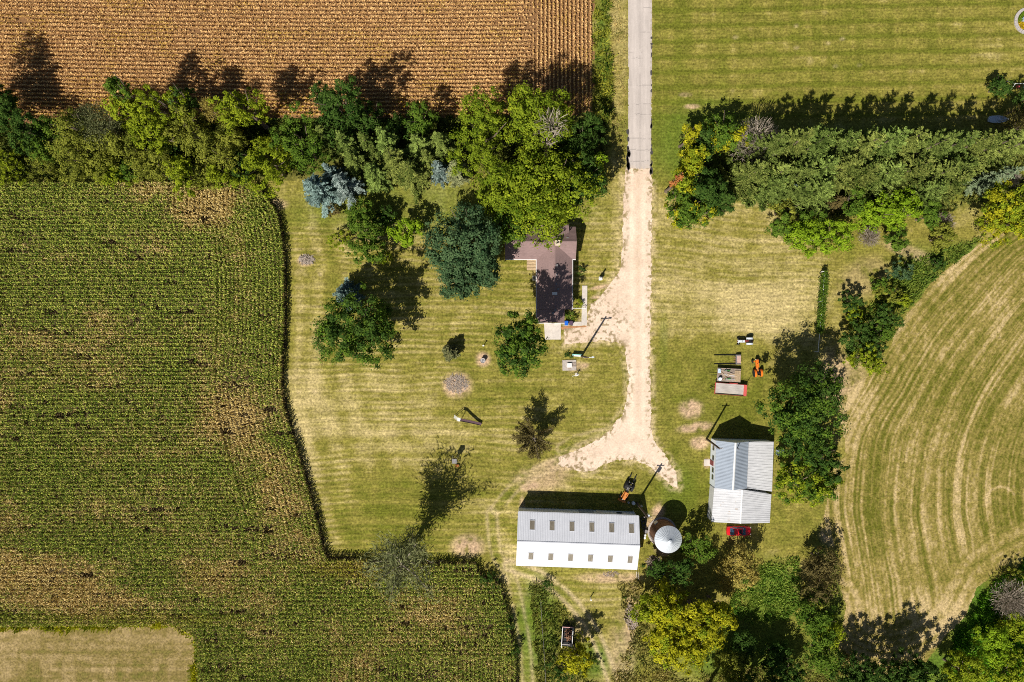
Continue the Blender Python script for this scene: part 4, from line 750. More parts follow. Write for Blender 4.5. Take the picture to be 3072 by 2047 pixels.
def skylight(x, ya, yb):
    f = MB()
    za, zb = roof_z(ya), roof_z(yb)
    def P(xx, y, dz): return (xx, y, roof_z(y) + dz)
    lo, hi = min(ya, yb), max(ya, yb)
    f.slab([P(x - .43, lo, .055), P(x + .43, lo, .055), P(x + .43, hi, .055), P(x - .43, hi, .055)], .05)
    for i in range(5): xx = x - .38 + i * .17; f.slab([P(xx, lo + .02, .075), P(xx + .05, lo + .02, .075), P(xx + .05, hi - .02, .075), P(xx, hi - .02, .075)], .03)
    o = f.build('skylight', M['skylight'], bn)
    g = MB()
    for (x0, x1, y0, y1) in [(x - .5, x - .435, lo - .06, hi + .06), (x + .435, x + .5, lo - .06, hi + .06)]: g.slab([P(x0, y0, .09), P(x1, y0, .09), P(x1, y1, .09), P(x0, y1, .09)], .08)
    for (y0, y1) in [(lo - .06, lo - .005), (hi + .005, hi + .06)]: g.slab([P(x - .43, y0, .085), P(x + .43, y0, .085), P(x + .43, y1, .085), P(x - .43, y1, .085)], .07)
    g.build('frame', M['whitemetal'], o)
for i in range(6):
    x = -8.35 + i * 3.58
    skylight(x, 2.05, 3.55); skylight(x - .05, -2.15, -3.5)
d = MB().box(.3, 3.1, Wh - .09, Wh - .02, .05, 3.5)
for i in range(8): d.box(.36, 3.04, Wh - .02, Wh, .3 + i * .4, .36 + i * .4)
dr = d.build('sliding_door', M['bluemetal'], bn); MB().box(.1, 4.6, Wh - .085, Wh + .03, 3.55, 3.65).build('rail', M['steel'], dr)
d = MB().box(3.6, 4.55, Wh - .085, Wh - .03, .05, 2.15).build('door', M['trim'], bn); MB().tube([(4.42, Wh - .02, 1.05), (4.42, Wh + .04, 1.05), (4.36, Wh + .04, 1.05)], .025).build('handle', M['steel'], d)
MB().box(7.3, 8.3, Wh - .085, Wh - .04, 1.2, 2.0).build('window', M['glass'], bn)
MB().box(-Lh + .02, -Lh + .1, -1.3, 1.3, .05, 3.2).build('end_door', M['wallwhite'], bn)
MB().tube([(Lh - .3, Wh + .05, ZE - .2), (Lh - .3, Wh + .05, .1)], .05).tube([(-Lh, Wh + .17, ZE - .12), (Lh, Wh + .17, ZE - .14)], .06, 6).build('gutter', M['whitemetal'], bn)

# ------------------------------------------------------------------ grain bin
gb = root('grain_bin', 'round grain bin with shiny cone roof and rusty wall', 'grain bin', (28.15, -35.75, 0))
prof = []
for i in range(26): prof += [(2.40 + (.03 if i % 2 else 0), .02 + i * .192)]
MB().lathe(prof + [(2.40, 5.0)], 40).build('wall', M['rust'], gb, smooth=True)
mb = MB(); mb.lathe([(2.48, 4.93), (2.48, 4.99), (.30, 6.38), (.30, 6.42)], 40)
for k in range(32):
    a = k * math.pi / 16; ca, sa = math.cos(a), math.sin(a); w_ = .05; z = lambda r: 4.99 + (2.48 - r) * .6376
    mb.slab([(2.47 * ca + w_ * sa, 2.47 * sa - w_ * ca, z(2.47) + .03), (2.47 * ca - w_ * sa, 2.47 * sa + w_ * ca, z(2.47) + .03), (.32 * ca - w_ * .5 * sa, .32 * sa + w_ * .5 * ca, z(.32) + .05), (.32 * ca + w_ * .5 * sa, .32 * sa - w_ * .5 * ca, z(.32) + .05)], .06)
rf = mb.build('roof', M['galv'], gb)
MB().lathe([(.30, 6.40), (.36, 6.44), (.34, 6.52), (.06, 6.66)], 20).build('cap', M['galv'], rf, smooth=True)
MB().box(-.35, .35, 2.36, 2.52, .2, 1.7, Matrix.Rotation(R(35), 4, 'Z')).build('door', M['galv'], gb)
mb = MB()
for k in range(12): mb.box(-.2, .2, 2.5, 2.54, .4 + k * .38, .43 + k * .38, Matrix.Rotation(R(100), 4, 'Z'))
for s in (-.2, .2): mb.box(s - .02, s + .02, 2.5, 2.55, .3, 4.9, Matrix.Rotation(R(100), 4, 'Z'))
mb.build('ladder', M['steel'], gb)
MB().lathe([(2.75, 0), (2.75, .10), (2.45, .12)], 40).build('base', M['oldconcrete'], gb)

# ------------------------------------------------------------------ white shed with raised gable
K4 = lambda x, y, z: S(2080 + x / 3.919, 1220 + y / 3.919, z)
sh = root('shed', 'white metal shed with a grey gable roof and low side roofs', 'shed', K4(560, 900, 0))
ze, zr, zb, zl, zs, zse, zsr = 3.5, 6.0, 4.2, 3.0, 3.1, 2.7, 4.25
a0, a1, a2, a3 = K4(268, 400, ze), K4(500, 427, zr), K4(650, 412, zb), K4(945, 415, zl)      # north edge
b0, b1, b2, b3 = K4(250, 958, ze), K4(468, 985, zr), K4(628, 963, zb), K4(925, 1000, zl)       # where the raised roof ends
c0, c1, c2 = K4(212, 1358, zs), K4(558, 1376, zsr), K4(898, 1368, zse)                          # south edge
d0, d1, d2 = K4(245, 962, zs), K4(580, 978, zsr), K4(918, 1034, zse)
def ribs(mb, p0, p1, q0, q1, n, w_=.035, h_=.03):   # ribs from edge p to edge q
    for i in range(n):
        t = (i + .5) / n; p = p0.lerp(p1, t); q = q0.lerp(q1, t); e = (p1 - p0).normalized() * w_; u = Vector((0, 0, h_))
        mb.slab([p - e + u, p + e + u, q + e + u, q - e + u], .04)
def walls(mb, pts, inset=.12):
    n = len(pts); c = sum((Vector((p.x, p.y, 0)) for p in pts), Vector()) / n
    top = [Vector((p.x, p.y, p.z - .09)) + (Vector((c.x, c.y, 0)) - Vector((p.x, p.y, 0))).normalized() * inset for p in pts]; bot = [Vector((p.x, p.y, 0)) for p in top]
    return mb.add(bot + top, [(i, (i + 1) % n, n + (i + 1) % n, n + i) for i in range(n)])
mb = MB(); walls(mb, [a0, a1, a2, a3, b3, b2, b1, b0]); mb.build('wall', M['wallblue'], sh, True)
mb = MB(); walls(mb, [d0, d1, d2, c2, c1, c0]); w2 = mb.build('wall', M['wallwhite'], sh, True)
mb = MB(); mb.slab([a1, a0, b0, b1], .06); mb.slab([a2, a1, b1, b2], .06); ribs(mb, a1, b1, a0, b0, 34, .05); ribs(mb, a1, b1, a2, b2, 34, .05)
rf = mb.build('gable_roof', M['bluemetal'], sh, True); rf['label'] = 'blue grey gable roof standing above the low roofs'
e = (a1 - a2).normalized() * .22; f_ = (a1 - a0).normalized() * .22; u = Vector((0, 0, .06))
MB().slab([a1 + u, a1 - f_ + u * .7, b1 - f_ + u * .7, b1 + u], .03).slab([a1 - e + u * .7, a1 + u, b1 + u, b1 - e + u * .7], .03).build('ridge_cap', M['white'], rf, True)
mb = MB(); mb.slab([a3, a2 - Vector((0, 0, .25)), b2 - Vector((0, 0, .25)), b3], .05); ribs(mb, a2 - Vector((0, 0, .25)), b2 - Vector((0, 0, .25)), a3, b3, 18)
mb.build('lean_to_roof', M['oldwhite'], sh, True)
mb = MB(); mb.slab([d1, d0, c0, c1], .05); mb.slab([d2, d1, c1, c2], .05); ribs(mb, d1, c1, d0, c0, 14); ribs(mb, d1, c1, d2, c2, 14)
rf2 = mb.build('low_roof', M['oldwhite'], sh, True); rf2['label'] = 'weathered white low roof with rust streaks'
e = (c1 - c0).normalized() * .2; MB().slab([d1 + u, d1 - e + u * .7, c1 - e + u * .7, c1 + u], .03).build('ridge_cap', M['white'], rf2, True)
# rust streaks and patches on the old sheets
rng = random.Random(8); mb = MB()
for i in range(16):
    t = rng.uniform(.35, .95); s = rng.uniform(.05, .7); p = d1.lerp(c1, t).lerp(d0.lerp(c0, t), s); q = d1.lerp(c1, t).lerp(d0.lerp(c0, t), min(1, s + rng.uniform(.05, .22))); e2 = (c1 - d1).normalized() * rng.uniform(.03, .09); u2 = Vector((0, 0, .006)); mb.slab([p - e2 + u2, p + e2 + u2, q + e2 + u2, q - e2 + u2], .004)
mb.build('rust_streaks', mat('ruststreak', (.45, .38, .32), .9, var=.2), rf2, True)
wx0, wx1 = Vector((a0.x, a0.y, 0)), Vector((b0.x, b0.y, 0)); wd = (wx1 - wx0).normalized(); wn = Vector((wd.y, -wd.x, 0)); wn = wn if wn.x < 0 else -wn
for t in (.19, .40, .66, .81): 
    p = wx0.lerp(wx1, t) - wn * .10; mb = MB()
    mb.loft([[p + wd * s + wn * o + Vector((0, 0, z)) for s, o in ((-.4, 0), (.4, 0), (.4, .09), (-.4, .09))] for z in (1.4, 2.3)]); mb.build('window', M['glass'], sh, True)
p = wx0.lerp(wx1, .52) - wn * .10; MB().loft([[p + wd * s + wn * o + Vector((0, 0, z)) for s, o in ((-.45, 0), (.45, 0), (.45, .08), (-.45, .08))] for z in (.05, 2.1)]).build('door', M['darkred'], sh, True)
MB().tube([a1.lerp(b1, .12) + Vector((.35, 0, -.3)), a1.lerp(b1, .12) + Vector((.35, 0, .8))], .09, 8).build('flue', M['steel'], sh, True)
tag(MB().slab([K4(128, 622, .07), K4(222, 622, .07), K4(222, 698, .07), K4(128, 698, .07)][::-1], .08).build('door_step', M['concrete']), kind='structure')
px_ = K4(1004, 531, 0); o = root('metal_tank', 'pale blue metal tank against the east wall of the shed', 'tank', px_)
MB().bbox(-.62, .62, -.62, .62, .25, 1.3, .2).build('shell', M['paleblue'], o); MB().box(-.5, -.4, -.5, .5, 0, .27).box(.4, .5, -.5, .5, 0, .27).build('stand', M['steel'], o); MB().tube([(0, 0, 1.28), (0, 0, 1.5)], .08, 8).build('cap', M['steel'], o)

# ------------------------------------------------------------------ farmhouse
K1 = lambda x, y, z: S(1480 + x / 4.126, 660 + y / 4.126, z)
ho = root('farmhouse', 'T shaped farmhouse with brown shingle roof beside the driveway', 'house', K1(750, 480, 0))
E_, RZ = 3.0, 5.1
x0, x1 = K1(145, 0, E_).x, K1(1020, 0, E_).x; ys_ = K1(0, 488, E_).y; yr = K1(0, 266, RZ).y; yn = 2 * yr - ys_
wx_0, wx_1 = K1(535, 0, E_).x, K1(978, 0, E_).x; xr = (wx_0 + wx_1) / 2; wy = K1(0, 1110, E_).y; ey = K1(0, 1275, E_).y; ex = K1(877, 0, E_).x; RW = 4.75; RW2 = 4.55
def ft(pts): return [Vector(p) for p in pts]
mb = MB(); i = .35
mb.loft([ft([(x0 + i, ys_ + i, 0), (x1 - i, ys_ + i, 0), (x1 - i, yn - i, 0), (x0 + i, yn - i, 0)]), ft([(x0 + i, ys_ + i, E_ - .02), (x1 - i, ys_ + i, E_ - .02), (x1 - i, yn - i, E_ - .02), (x0 + i, yn - i, E_ - .02)])])
for xx in (x0 + i, x1 - i - .1): mb.loft([ft([(xx, ys_ + i, E_ - .03), (xx + .1, ys_ + i, E_ - .03), (xx + .1, yr, RZ - .2), (xx, yr, RZ - .2)]), ft([(xx, yn - i, E_ - .03), (xx + .1, yn - i, E_ - .03), (xx + .1, yr + .02, RZ - .2), (xx, yr + .02, RZ - .2)])])
mb.loft([ft([(wx_0 + i, wy + i, 0), (wx_1 - i, wy + i, 0), (wx_1 - i, ys_ + i, 0), (wx_0 + i, ys_ + i, 0)]), ft([(wx_0 + i, wy + i, E_ - .05), (wx_1 - i, wy + i, E_ - .05), (wx_1 - i, ys_ + i, E_ - .05), (wx_0 + i, ys_ + i, E_ - .05)])])
mb.loft([ft([(wx_0 + i, ey + i, 0), (ex - i, ey + i, 0), (ex - i, wy + i, 0), (wx_0 + i, wy + i, 0)]), ft([(wx_0 + i, ey + i, E_ - .1), (ex - i, ey + i, E_ - .1), (ex - i, wy + i, E_ - .1), (wx_0 + i, wy + i, E_ - .1)])])
mb.build('wall', M['siding'], ho, True)
def courses(mb, p0, p1, q0, q1, n):      # shingle courses as slightly raised laps from eave p to ridge q
    for k in range(n):
        t0, t1 = k / n, (k + .93) / n; u = Vector((0, 0, .025)); v = Vector((0, 0, .008)); mb.slab([p0.lerp(q0, t0) + u, p1.lerp(q1, t0) + u, p1.lerp(q1, t1) + v, p0.lerp(q0, t1) + v], .03)
def plane(mb, a, b, c, d, n=12):
    a, b, c, d = ft([a, b, c, d]); mb.slab([a, b, c, d], .12); courses(mb, a, b, d, c, n)
mb = MB(); plane(mb, (x0, ys_, E_), (x1, ys_, E_), (x1, yr, RZ), (x0, yr, RZ)); plane(mb, (x1, yn, E_), (x0, yn, E_), (x0, yr, RZ), (x1, yr, RZ))
rf = mb.build('main_roof', M['shingle'], ho, True)
MB().box(x0, x1, yr - .12, yr + .12, RZ - .02, RZ + .07).build('ridge_cap', M['shingle'], rf, True)
k_ = (RW - E_) / ((wx_1 - wx_0) / 2); yt = yr + (RZ - RW) * (ys_ - yr) / (RZ - E_)
mb = MB(); plane(mb, (wx_0, ys_ + .1, E_ + .01), (wx_0, wy, E_ + .01), (xr, wy, RW), (xr, ys_ + .1, RW)); plane(mb, (wx_1, wy, E_ + .01), (wx_1, ys_ + .1, E_ + .01), (xr, ys_ + .1, RW), (xr, wy, RW))
A, Bv, C_, Dv = ft([(wx_0, ys_ + .1, E_), (wx_1, ys_ + .1, E_), (xr, yr - .35, RW + .02), (xr, ys_ + .1, RW)])
mb.add([A + Vector((0, 0, .04)), Dv + Vector((0, 0, .04)), C_ + Vector((0, 0, .04)), Bv + Vector((0, 0, .04))], [(0, 1, 2), (1, 3, 2)])
rw = mb.build('wing_roof', M['shingle'], ho, True)
MB().box(xr - .11, xr + .11, wy, yr - .5, RW - .02, RW + .07).build('ridge_cap', M['shingle'], rw, True)
zx = E_ + (ex - wx_1) * -k_
mb = MB(); plane(mb, (wx_0, wy - .02, E_ - .1), (wx_0, ey, E_ - .1), (xr, ey, RW - .12), (xr, wy - .02, RW - .12)); plane(mb, (ex, ey, zx - .1), (ex, wy - .02, zx - .1), (xr, wy - .02, RW - .12), (xr, ey, RW - .12), 6)
mb.build('rear_roof', M['shingle'], ho, True)
# cross gable running north under the oak
mb = MB(); plane(mb, (xr - 2.6, yn + .3, 3.8), (xr - 2.6, yr + .2, 3.8), (xr, yr + .2, RW + .15), (xr, yn + .3, RW + .15), 8); plane(mb, (xr + 2.6, yr + .2, 3.8), (xr + 2.6, yn + .3, 3.8), (xr, yn + .3, RW + .15), (xr, yr + .2, RW + .15), 8)
mb.build('north_gable', M['shingle'], ho, True)
c = K1(795, 290, 5.4); ch = MB().box(c.x - .38, c.x + .38, c.y - .38, c.y + .38, 4.2, 6.0).box(c.x - .45, c.x + .45, c.y - .45, c.y + .45, 6.0, 6.12).build('chimney', M['chimney'], ho, True)
MB().tube([(c.x, c.y, 6.1), (c.x, c.y, 6.35)], .14, 10).build('flue', M['black'], ch, True)
for (px, py, z) in [(610, 232, 5.0), (918, 230, 4.6), (785, 562, 4.75), (778, 680, 4.7), (778, 795, 4.7), (805, 858, 4.6), (768, 1120, 4.6), (740, 1155, 4.6)]:
    c = K1(px, py, z); MB().box(c.x - .16, c.x + .16, c.y - .16, c.y + .16, z - .6, z + .02).box(c.x - .2, c.x + .2, c.y - .2, c.y + .2, z + .02, z + .06).build('roof_vent', M['steel'], ho, True)
c = K1(760, 911, 4.8); MB().box(c.x - .45, c.x + .45, c.y - .25, c.y + .25, 4.5, 4.86).build('roof_hatch', M['trim'], ho, True)
c = K1(642, 1222, 4.0); MB().tube([(c.x, c.y, 3.6), (c.x, c.y, 4.3), (c.x + .2, c.y + .1, 4.5)], .03).tube([(c.x - .25, c.y - .1, 4.3), (c.x + .3, c.y + .1, 4.35)], .025).build('aerial', M['trim'], ho, True)
mb = MB(); mb.box(x0, x1, ys_ - .12, ys_, E_ - .16, E_ - .02); mb.box(wx_0 - .12, wx_0, wy, ys_ - .13, E_ - .16, E_ - .02); mb.box(wx_1, wx_1 + .12, wy, ys_ - .13, E_ - .16, E_ - .02); mb.box(wx_0 - .12, wx_0 - .005, ey, wy - .01, E_ - .26, E_ - .12); mb.box(wx_0, ex + .02, ey - .11, ey - .005, E_ - .26, E_ - .12)
mb.build('gutter', M['trim'], ho, True)
for (xx, yy, hor) in [(x0 + 2, ys_ + i, 1), (x0 + 4, ys_ + i, 1), (wx_1 - i, 9.5, 0), (wx_1 - i, 12, 0), (wx_0 + i, 8, 0), (wx_0 + i, 11, 0)]:
    wn_ = (MB().box(xx - .5, xx + .5, yy - .05, yy - .01, 1.0, 2.1) if hor else (MB().box(xx + .01, xx + .05, yy - .5, yy + .5, 1.0, 2.1) if xx > xr else MB().box(xx - .05, xx - .01, yy - .5, yy + .5, 1.0, 2.1))).build('window', M['glass'], ho, True)
MB().box(ex - i + .01, ex - i + .06, ey + 1.0, ey + 1.9, .15, 2.2).build('door', M['darkred'], ho, True)
c = K1(480, 552, 0); mb = MB()
for k in range(4): mb.box(c.x - 1.0, c.x + 1.0, c.y - 1.1 + k * .55, c.y - .6 + k * .55, 0, .18 + .18 * k)
tag(mb.build('deck_steps', M['timber'], loc=(c.x, c.y, 0)), 'pale wooden steps in the inner corner of the house', 'steps')
for nm, p in [('garden_path', [(1100, 815), (1163, 815), (1158, 1300), (1092, 1305), (1092, 1250)]), ('garden_path', [(980, 1262), (1091, 1262), (1091, 1312), (980, 1312)]), ('patio', [(628, 1282), (836, 1280), (836, 1482), (640, 1482)])]:
    tag(MB().slab([K1(x, y, .07) for x, y in p][::-1], .09).build(nm, M['concrete']), kind='structure')
c = K1(870, 1338, 0); tag(MB().slab([K1(840, 1322, .05), K1(1150, 1312, .05), K1(1152, 1326, .05), K1(880, 1346, .05), K1(850, 1366, .05)][::-1], .05).build('planting_strip', mat('redmulch', (.42, .2, .09), .95)), kind='structure')
o = root('air_conditioner', 'square grey air conditioner with round fan beside the house wing', 'air conditioner', K1(512, 724, 0), .04)
MB().bbox(-.42, .42, -.42, .42, 0, .85, .05).build('case', M['trim'], o); MB().lathe([(.34, .85), (.34, .88), (.30, .88)], 20).build('fan_guard', M['steel'], o); MB().lathe([(.28, .86), (.05, .885)], 12).build('fan', M['black'], o)
for (x, y, m, lab) in [(900, 1281, 'bluebin', 'bright blue wheeled bin by the garden path'), (957, 1281, 'plumbin', 'dark plum wheeled bin beside the blue one')]:
    o = root('wheeled_bin', lab, 'bin', K1(x, y, 0)); MB().loft([[(-.26, -.3, .05), (.26, -.3, .05), (.26, .3, .05), (-.26, .3, .05)], [(-.33, -.38, 1.0), (.33, -.38, 1.0), (.33, .38, 1.0), (-.33, .38, 1.0)]]).build('body', M[m], o)
    MB().bbox(-.35, .35, -.42, .4, 1.0, 1.08, .05).build('lid', M[m], o)
    for s in (-1, 1): MB().lathe([(.12, -.04), (.12, .04)], 12, Matrix.Translation((s * .28, .36, .12)) @ Matrix.Rotation(R(90), 4, 'Y')).build('wheel', M['rubber'], o)
    MB().tube([(-.2, .44, .98), (.2, .44, .98)], .025).build('handle', M[m], o)
tree('shrub', (1480 + 940 / 4.126) * .76595, (660 + 1180 / 4.126) * .76595, 1.1, 1.6, 'MG', 'leafy green shrub in the bed beside the bins', cat='shrub'); tree('shrub', (1480 + 1055 / 4.126) * .76595, (660 + 1030 / 4.126) * .76595, .9, 1.2, 'YG', 'small yellow green shrub between house wing and path', cat='shrub'); tree('shrub', (1480 + 1030 / 4.126) * .76595, (660 + 1195 / 4.126) * .76595, .7, .9, 'OL', 'low olive shrub at the path edge', cat='shrub')
tree('shrub', (1480 + 1095 / 4.126) * .76595, (660 + 640 / 4.126) * .76595, 1.0, 2.2, 'DG', 'dark shaded shrub against the house wing', cat='shrub')
c = K1(1037, 1097, 0); o = root('handrail', 'white handrail between the house wing and the path', 'handrail', c)
MB().tube([(-1.5, 0, .95), (1.5, 0, .95)], .05).build('rail', M['white'], o)
for x in (-1.4, 0, 1.4): MB().tube([(x, 0, 0), (x, 0, .95)], .04).build('post', M['white'], o)
o = root('utility_pedestal', 'short white utility box standing by the driveway', 'utility box', S(1800, 837)); MB().bbox(-.26, .26, -.3, .3, 0, 1.25, .05).build('case', M['white'], o); MB().loft([[(-.3, -.34, 1.25), (.3, -.34, 1.25), (.3, .34, 1.25), (-.3, .34, 1.25)], [(-.2, -.1, 1.5), (.2, -.1, 1.5), (.2, .1, 1.5), (-.2, .1, 1.5)]]).build('lid', M['white'], o); MB().tube([(.0, .2, 1.4), (.02, .22, 2.3)], .14, 8).build('pole', M['black'], o)

# ------------------------------------------------------------------ utility poles
def upole(p, h, label, lean, arm=None, box=False):
    o = root('utility_pole', label, 'utility pole', p, 0, 'utility poles')
    MB().tube([(0, 0, -.2), (lean[0] * .5, lean[1] * .5, h * .5), (lean[0], lean[1], h)], [.21, .18, .15], 10).build('pole', M['pole'], o, smooth=True)
    t = Vector((lean[0], lean[1], h))
    if arm:
        a = MB().tube([t + Vector((0, 0, -.7)), t + Vector((arm * .5, .02, -.35)), t + Vector((arm, .05, -.35))], .05, 6).build('lamp_arm', M['white'], o)
        MB().loft([[t + Vector((arm + q * .35, .05 + r * .14, -.33 + s)) for q, r in ((-.2, -1), (1, -.8), (1, .8), (-.2, 1))] for s in (-.1, .06)]).build('lamp_head', M['galv'], a)
    if box:
        MB().lathe([(.22, h - 2.0), (.22, h - 1.1)], 14, Matrix.Translation((lean[0] * .85 + .34, lean[1] * .85, 0))).build('transformer', M['galv'], o)
    MB().box(t.x - .7, t.x + .7, t.y - .06, t.y + .06, h - .5, h - .38).build('crossarm', M['pole'], o)
    for x in (-.6, .6): MB().tube([(t.x + x, t.y, h - .4), (t.x + x, t.y, h - .2)], .05, 6).build('insulator', M['trim'], o)
upole(S(1744, 1069), 10.4, 'utility pole with a lamp arm beside the teal bench', (0, 0), .85)
upole(S(1911, 1510), 10.4, 'utility pole rising from the shadow of the barn', (0, 0), None, True)
upole(S(2120, 1317), 9.6, 'dark utility pole at the corner of the white shed', (-.5, -.3))
# ------------------------------------------------------------------ car
def car():
    o = root('car', 'red car with black sunroof parked below the white shed', 'car', S(2213, 1590.5), R(-0.5))
    st = [(-2.30, .62, .42, .70), (-2.22, .78, .30, .84), (-1.6, .87, .22, .93), (-.7, .90, .20, .95), (.5, .90, .20, .93), (1.3, .88, .22, .88), (1.95, .80, .28, .78), (2.24, .66, .34, .66), (2.32, .5, .42, .58)]
    rings = [[(x, -w_ * .92, z0), (x, -w_, (z0 + z1) / 2), (x, -w_ * .96, z1 - .10), (x, -w_ * .82, z1), (x, 0, z1 + .035), (x, w_ * .82, z1), (x, w_ * .96, z1 - .10), (x, w_, (z0 + z1) / 2), (x, w_ * .92, z0)] for x, w_, z0, z1 in st]
    body = MB().loft(rings).build('body', M['carred'], o, smooth=True)
    rr = lambda x, w_, z: [(x, -w_, z - .05), (x, -w_ * .85, z), (x, 0, z + .03), (x, w_ * .85, z), (x, w_, z - .05)]
    MB().loft([[(-1.02, -.60, 1.30), (-.3, -.64, 1.36), (.42, -.62, 1.33), (.42, .62, 1.33), (-.3, .64, 1.36), (-1.02, .60, 1.30)], [(-.98, -.54, 1.36), (-.3, -.58, 1.42), (.38, -.56, 1.39), (.38, .56, 1.39), (-.3, .58, 1.42), (-.98, .54, 1.36)]]).build('roof', M['carred'], o)
    MB().slab([(.30, -.38, 1.425), (.30, .38, 1.425), (-.12, .38, 1.44), (-.12, -.38, 1.44)][::-1], .03).build('sunroof', M['black'], o)
    MB().slab([(1.18, -.74, .93), (1.18, .74, .93), (.44, .60, 1.345), (.44, -.60, 1.345)], .03).build('windscreen', M['carglass'], o)
    MB().slab([(-1.72, .70, .97), (-1.72, -.70, .97), (-1.04, -.58, 1.32), (-1.04, .58, 1.32)], .03).build('rear_window', M['carglass'], o)
    for s in (-1, 1):
        MB().loft([[(-1.6, s * .80, .93), (1.1, s * .80, .93), (.45, s * .64, 1.33), (-1.0, s * .62, 1.31)], [(-1.6, s * .74, .93), (1.1, s * .74, .93), (.45, s * .58, 1.33), (-1.0, s * .56, 1.31)]]).build('side_window', M['carglass'], o)
        MB().tube([(1.14, s * .78, .95), (.45, s * .64, 1.35)], .045).tube([(-1.66, s * .76, .96), (-1.02, s * .62, 1.34)], .06).tube([(-.35, s * .81, .95), (-.32, s * .65, 1.37)], .04).build('pillar', M['carred'], o)
        MB().bbox(.80, .98, s * 1.0 - .11, s * 1.0 + .11, .93, 1.05, .03).build('mirror', M['carred'], o)
        MB().box(2.12, 2.27, s * .56 - .16, s * .56 + .16, .56, .68).build('headlight', M['white'], o)
        MB().box(-2.30, -2.2, s * .55 - .18, s * .55 + .18, .66, .80).build('tail_light', M['darkred'], o)
        for x in (-1.42, 1.42):
            T = Matrix.Translation((x, s * .80, .32)) @ Matrix.Rotation(R(90), 4, 'X'); w_ = MB().lathe([(.20, -.1), (.31, -.1), (.33, -.06), (.33, .06), (.31, .1), (.20, .1)], 20, T).build('tyre', M['rubber'], o)
            MB().lathe([(.2, -.07), (.2, .07)], 12, T).build('rim', M['galv'], w_)
    MB().box(-1.1, -.4, .815, .835, .78, .81).build('door_handle', M['white'], o)
car()

# ------------------------------------------------------------------ tractors (front towards +X)
def wheel(o, x, y, r, w_, rimm, turn=0, nm='wheel'):
    T = Matrix.Translation((x, y, r)) @ Matrix.Rotation(turn, 4, 'Z') @ Matrix.Rotation(R(90), 4, 'X')
    ty = MB().lathe([(r * .58, -w_ / 2), (r * .9, -w_ / 2), (r, -w_ * .3), (r, w_ * .3), (r * .9, w_ / 2), (r * .58, w_ / 2)], 22, T)
    for k in range(18):
        a = k * math.pi / 9
        for s in (-1, 1): ty.box(-.035, .035, r * .97, r * 1.035, min(0, s) * w_ * .45, max(0, s) * w_ * .45, T @ Matrix.Rotation(a + s * .08, 4, 'Z'))
    t = ty.build(nm, M['rubber'], o); MB().lathe([(r * .58, -w_ * .2), (r * .2, -w_ * .05), (r * .2, w_ * .05), (r * .58, w_ * .2)], 16, T).build('rim', M[rimm], t)
def tractor(label, loc, rz, paint, trim, rimm, fender, scale=1.0, rear_w=.34, wide=.68, seatm='black', wide_front=True):
    o = root('tractor', label, 'tractor', loc, rz, 'old tractors'); o.scale = (scale,) * 3
    MB().bbox(.30, 1.75, -.27, .27, .72, 1.28, .10).build('hood', M[paint], o); MB().box(1.75, 1.80, -.22, .22, .74, 1.2).build('grille', M[trim], o)
    MB().box(-.75, .32, -.2, .2, .5, .86).box(.3, 1.6, -.16, .16, .45, .72).build('chassis', M[trim], o)
    MB().tube([(-.75, -wide + .1, .68), (-.75, wide - .1, .68)], .11, 8).build('rear_axle', M[trim], o); MB().tube([(1.45, -.62, .38), (1.45, 0, .55), (1.45, .62, .38)], .06, 6).build('front_axle', M[paint], o)
    for s in (-1, 1):
        wheel(o, -.75, s * wide, .66, rear_w, rimm, 0, 'rear_wheel'); wheel(o, 1.45, s * .64, .33, .18, rimm, .12, 'front_wheel')
        f = MB()
        for k in range(7):
            a0, a1 = R(20 + k * 20), R(40 + k * 20); r = .76; y0, y1 = s * (wide - .26), s * (wide + .12)
            f.slab([(-.75 + r * math.cos(a0), y0, .66 + r * math.sin(a0)), (-.75 + r * math.cos(a0), y1, .66 + r * math.sin(a0)), (-.75 + r * math.cos(a1), y1, .66 + r * math.sin(a1)), (-.75 + r * math.cos(a1), y0, .66 + r * math.sin(a1))], .03)
        f.build('fender', M[fender], o)
    MB().bbox(-1.0, -.55, -.24, .24, 1.0, 1.1, .05).loft([[(-1.02, -.22, 1.08), (-1.02, .22, 1.08), (-.95, .22, 1.08), (-.95, -.22, 1.08)], [(-1.1, -.2, 1.4), (-1.1, .2, 1.4), (-1.04, .2, 1.4), (-1.04, -.2, 1.4)]]).build('seat', M[seatm], o)
    MB().tube([(-.78, 0, .8), (-.78, 0, 1.02)], .06).build('seat_post', M[trim], o)
    sw = MB(); n = 16; pts = [Vector((-.12 + .19 * math.cos(2 * math.pi * i / n) * .85, .21 * math.sin(2 * math.pi * i / n), 1.42 + .1 * math.cos(2 * math.pi * i / n))) for i in range(n + 1)]; sw.tube(pts, .022, 5, False); sw.tube([(.3, 0, 1.15), (-.12, 0, 1.42)], .025).tube([(-.12, -.2, 1.42), (-.12, .2, 1.42)], .015)
    sw.build('steering_wheel', M['black'], o); MB().tube([(1.0, .1, 1.25), (1.0, .1, 1.75)], .035, 8).build('exhaust', M['steel'], o)
    MB().tube([(1.72, -.2, 1.05), (1.86, -.2, 1.05)], .08, 8).build('headlight', M['white'], o); MB().tube([(1.72, .2, 1.05), (1.86, .2, 1.05)], .08, 8).build('headlight', M['white'], o)
    MB().tube([(-.9, -.3, .55), (-1.5, -.28, .45)], .04).tube([(-.9, .3, .55), (-1.5, .28, .45)], .04).tube([(-.9, 0, .9), (-1.45, 0, .8)], .03).build('hitch', M[trim], o)
    return o
tractor('small pale grey tractor with red chassis on the east lawn', S(2234, 1024), R(180), 'greypaint', 'darkred', 'trim', 'greypaint', .9, .34, .62)
tractor('bright orange tractor facing up beside the loaded wagon', S(2268, 1107), R(96), 'orange', 'rustorange', 'trim', 'orange', 1.0, .36, .62)
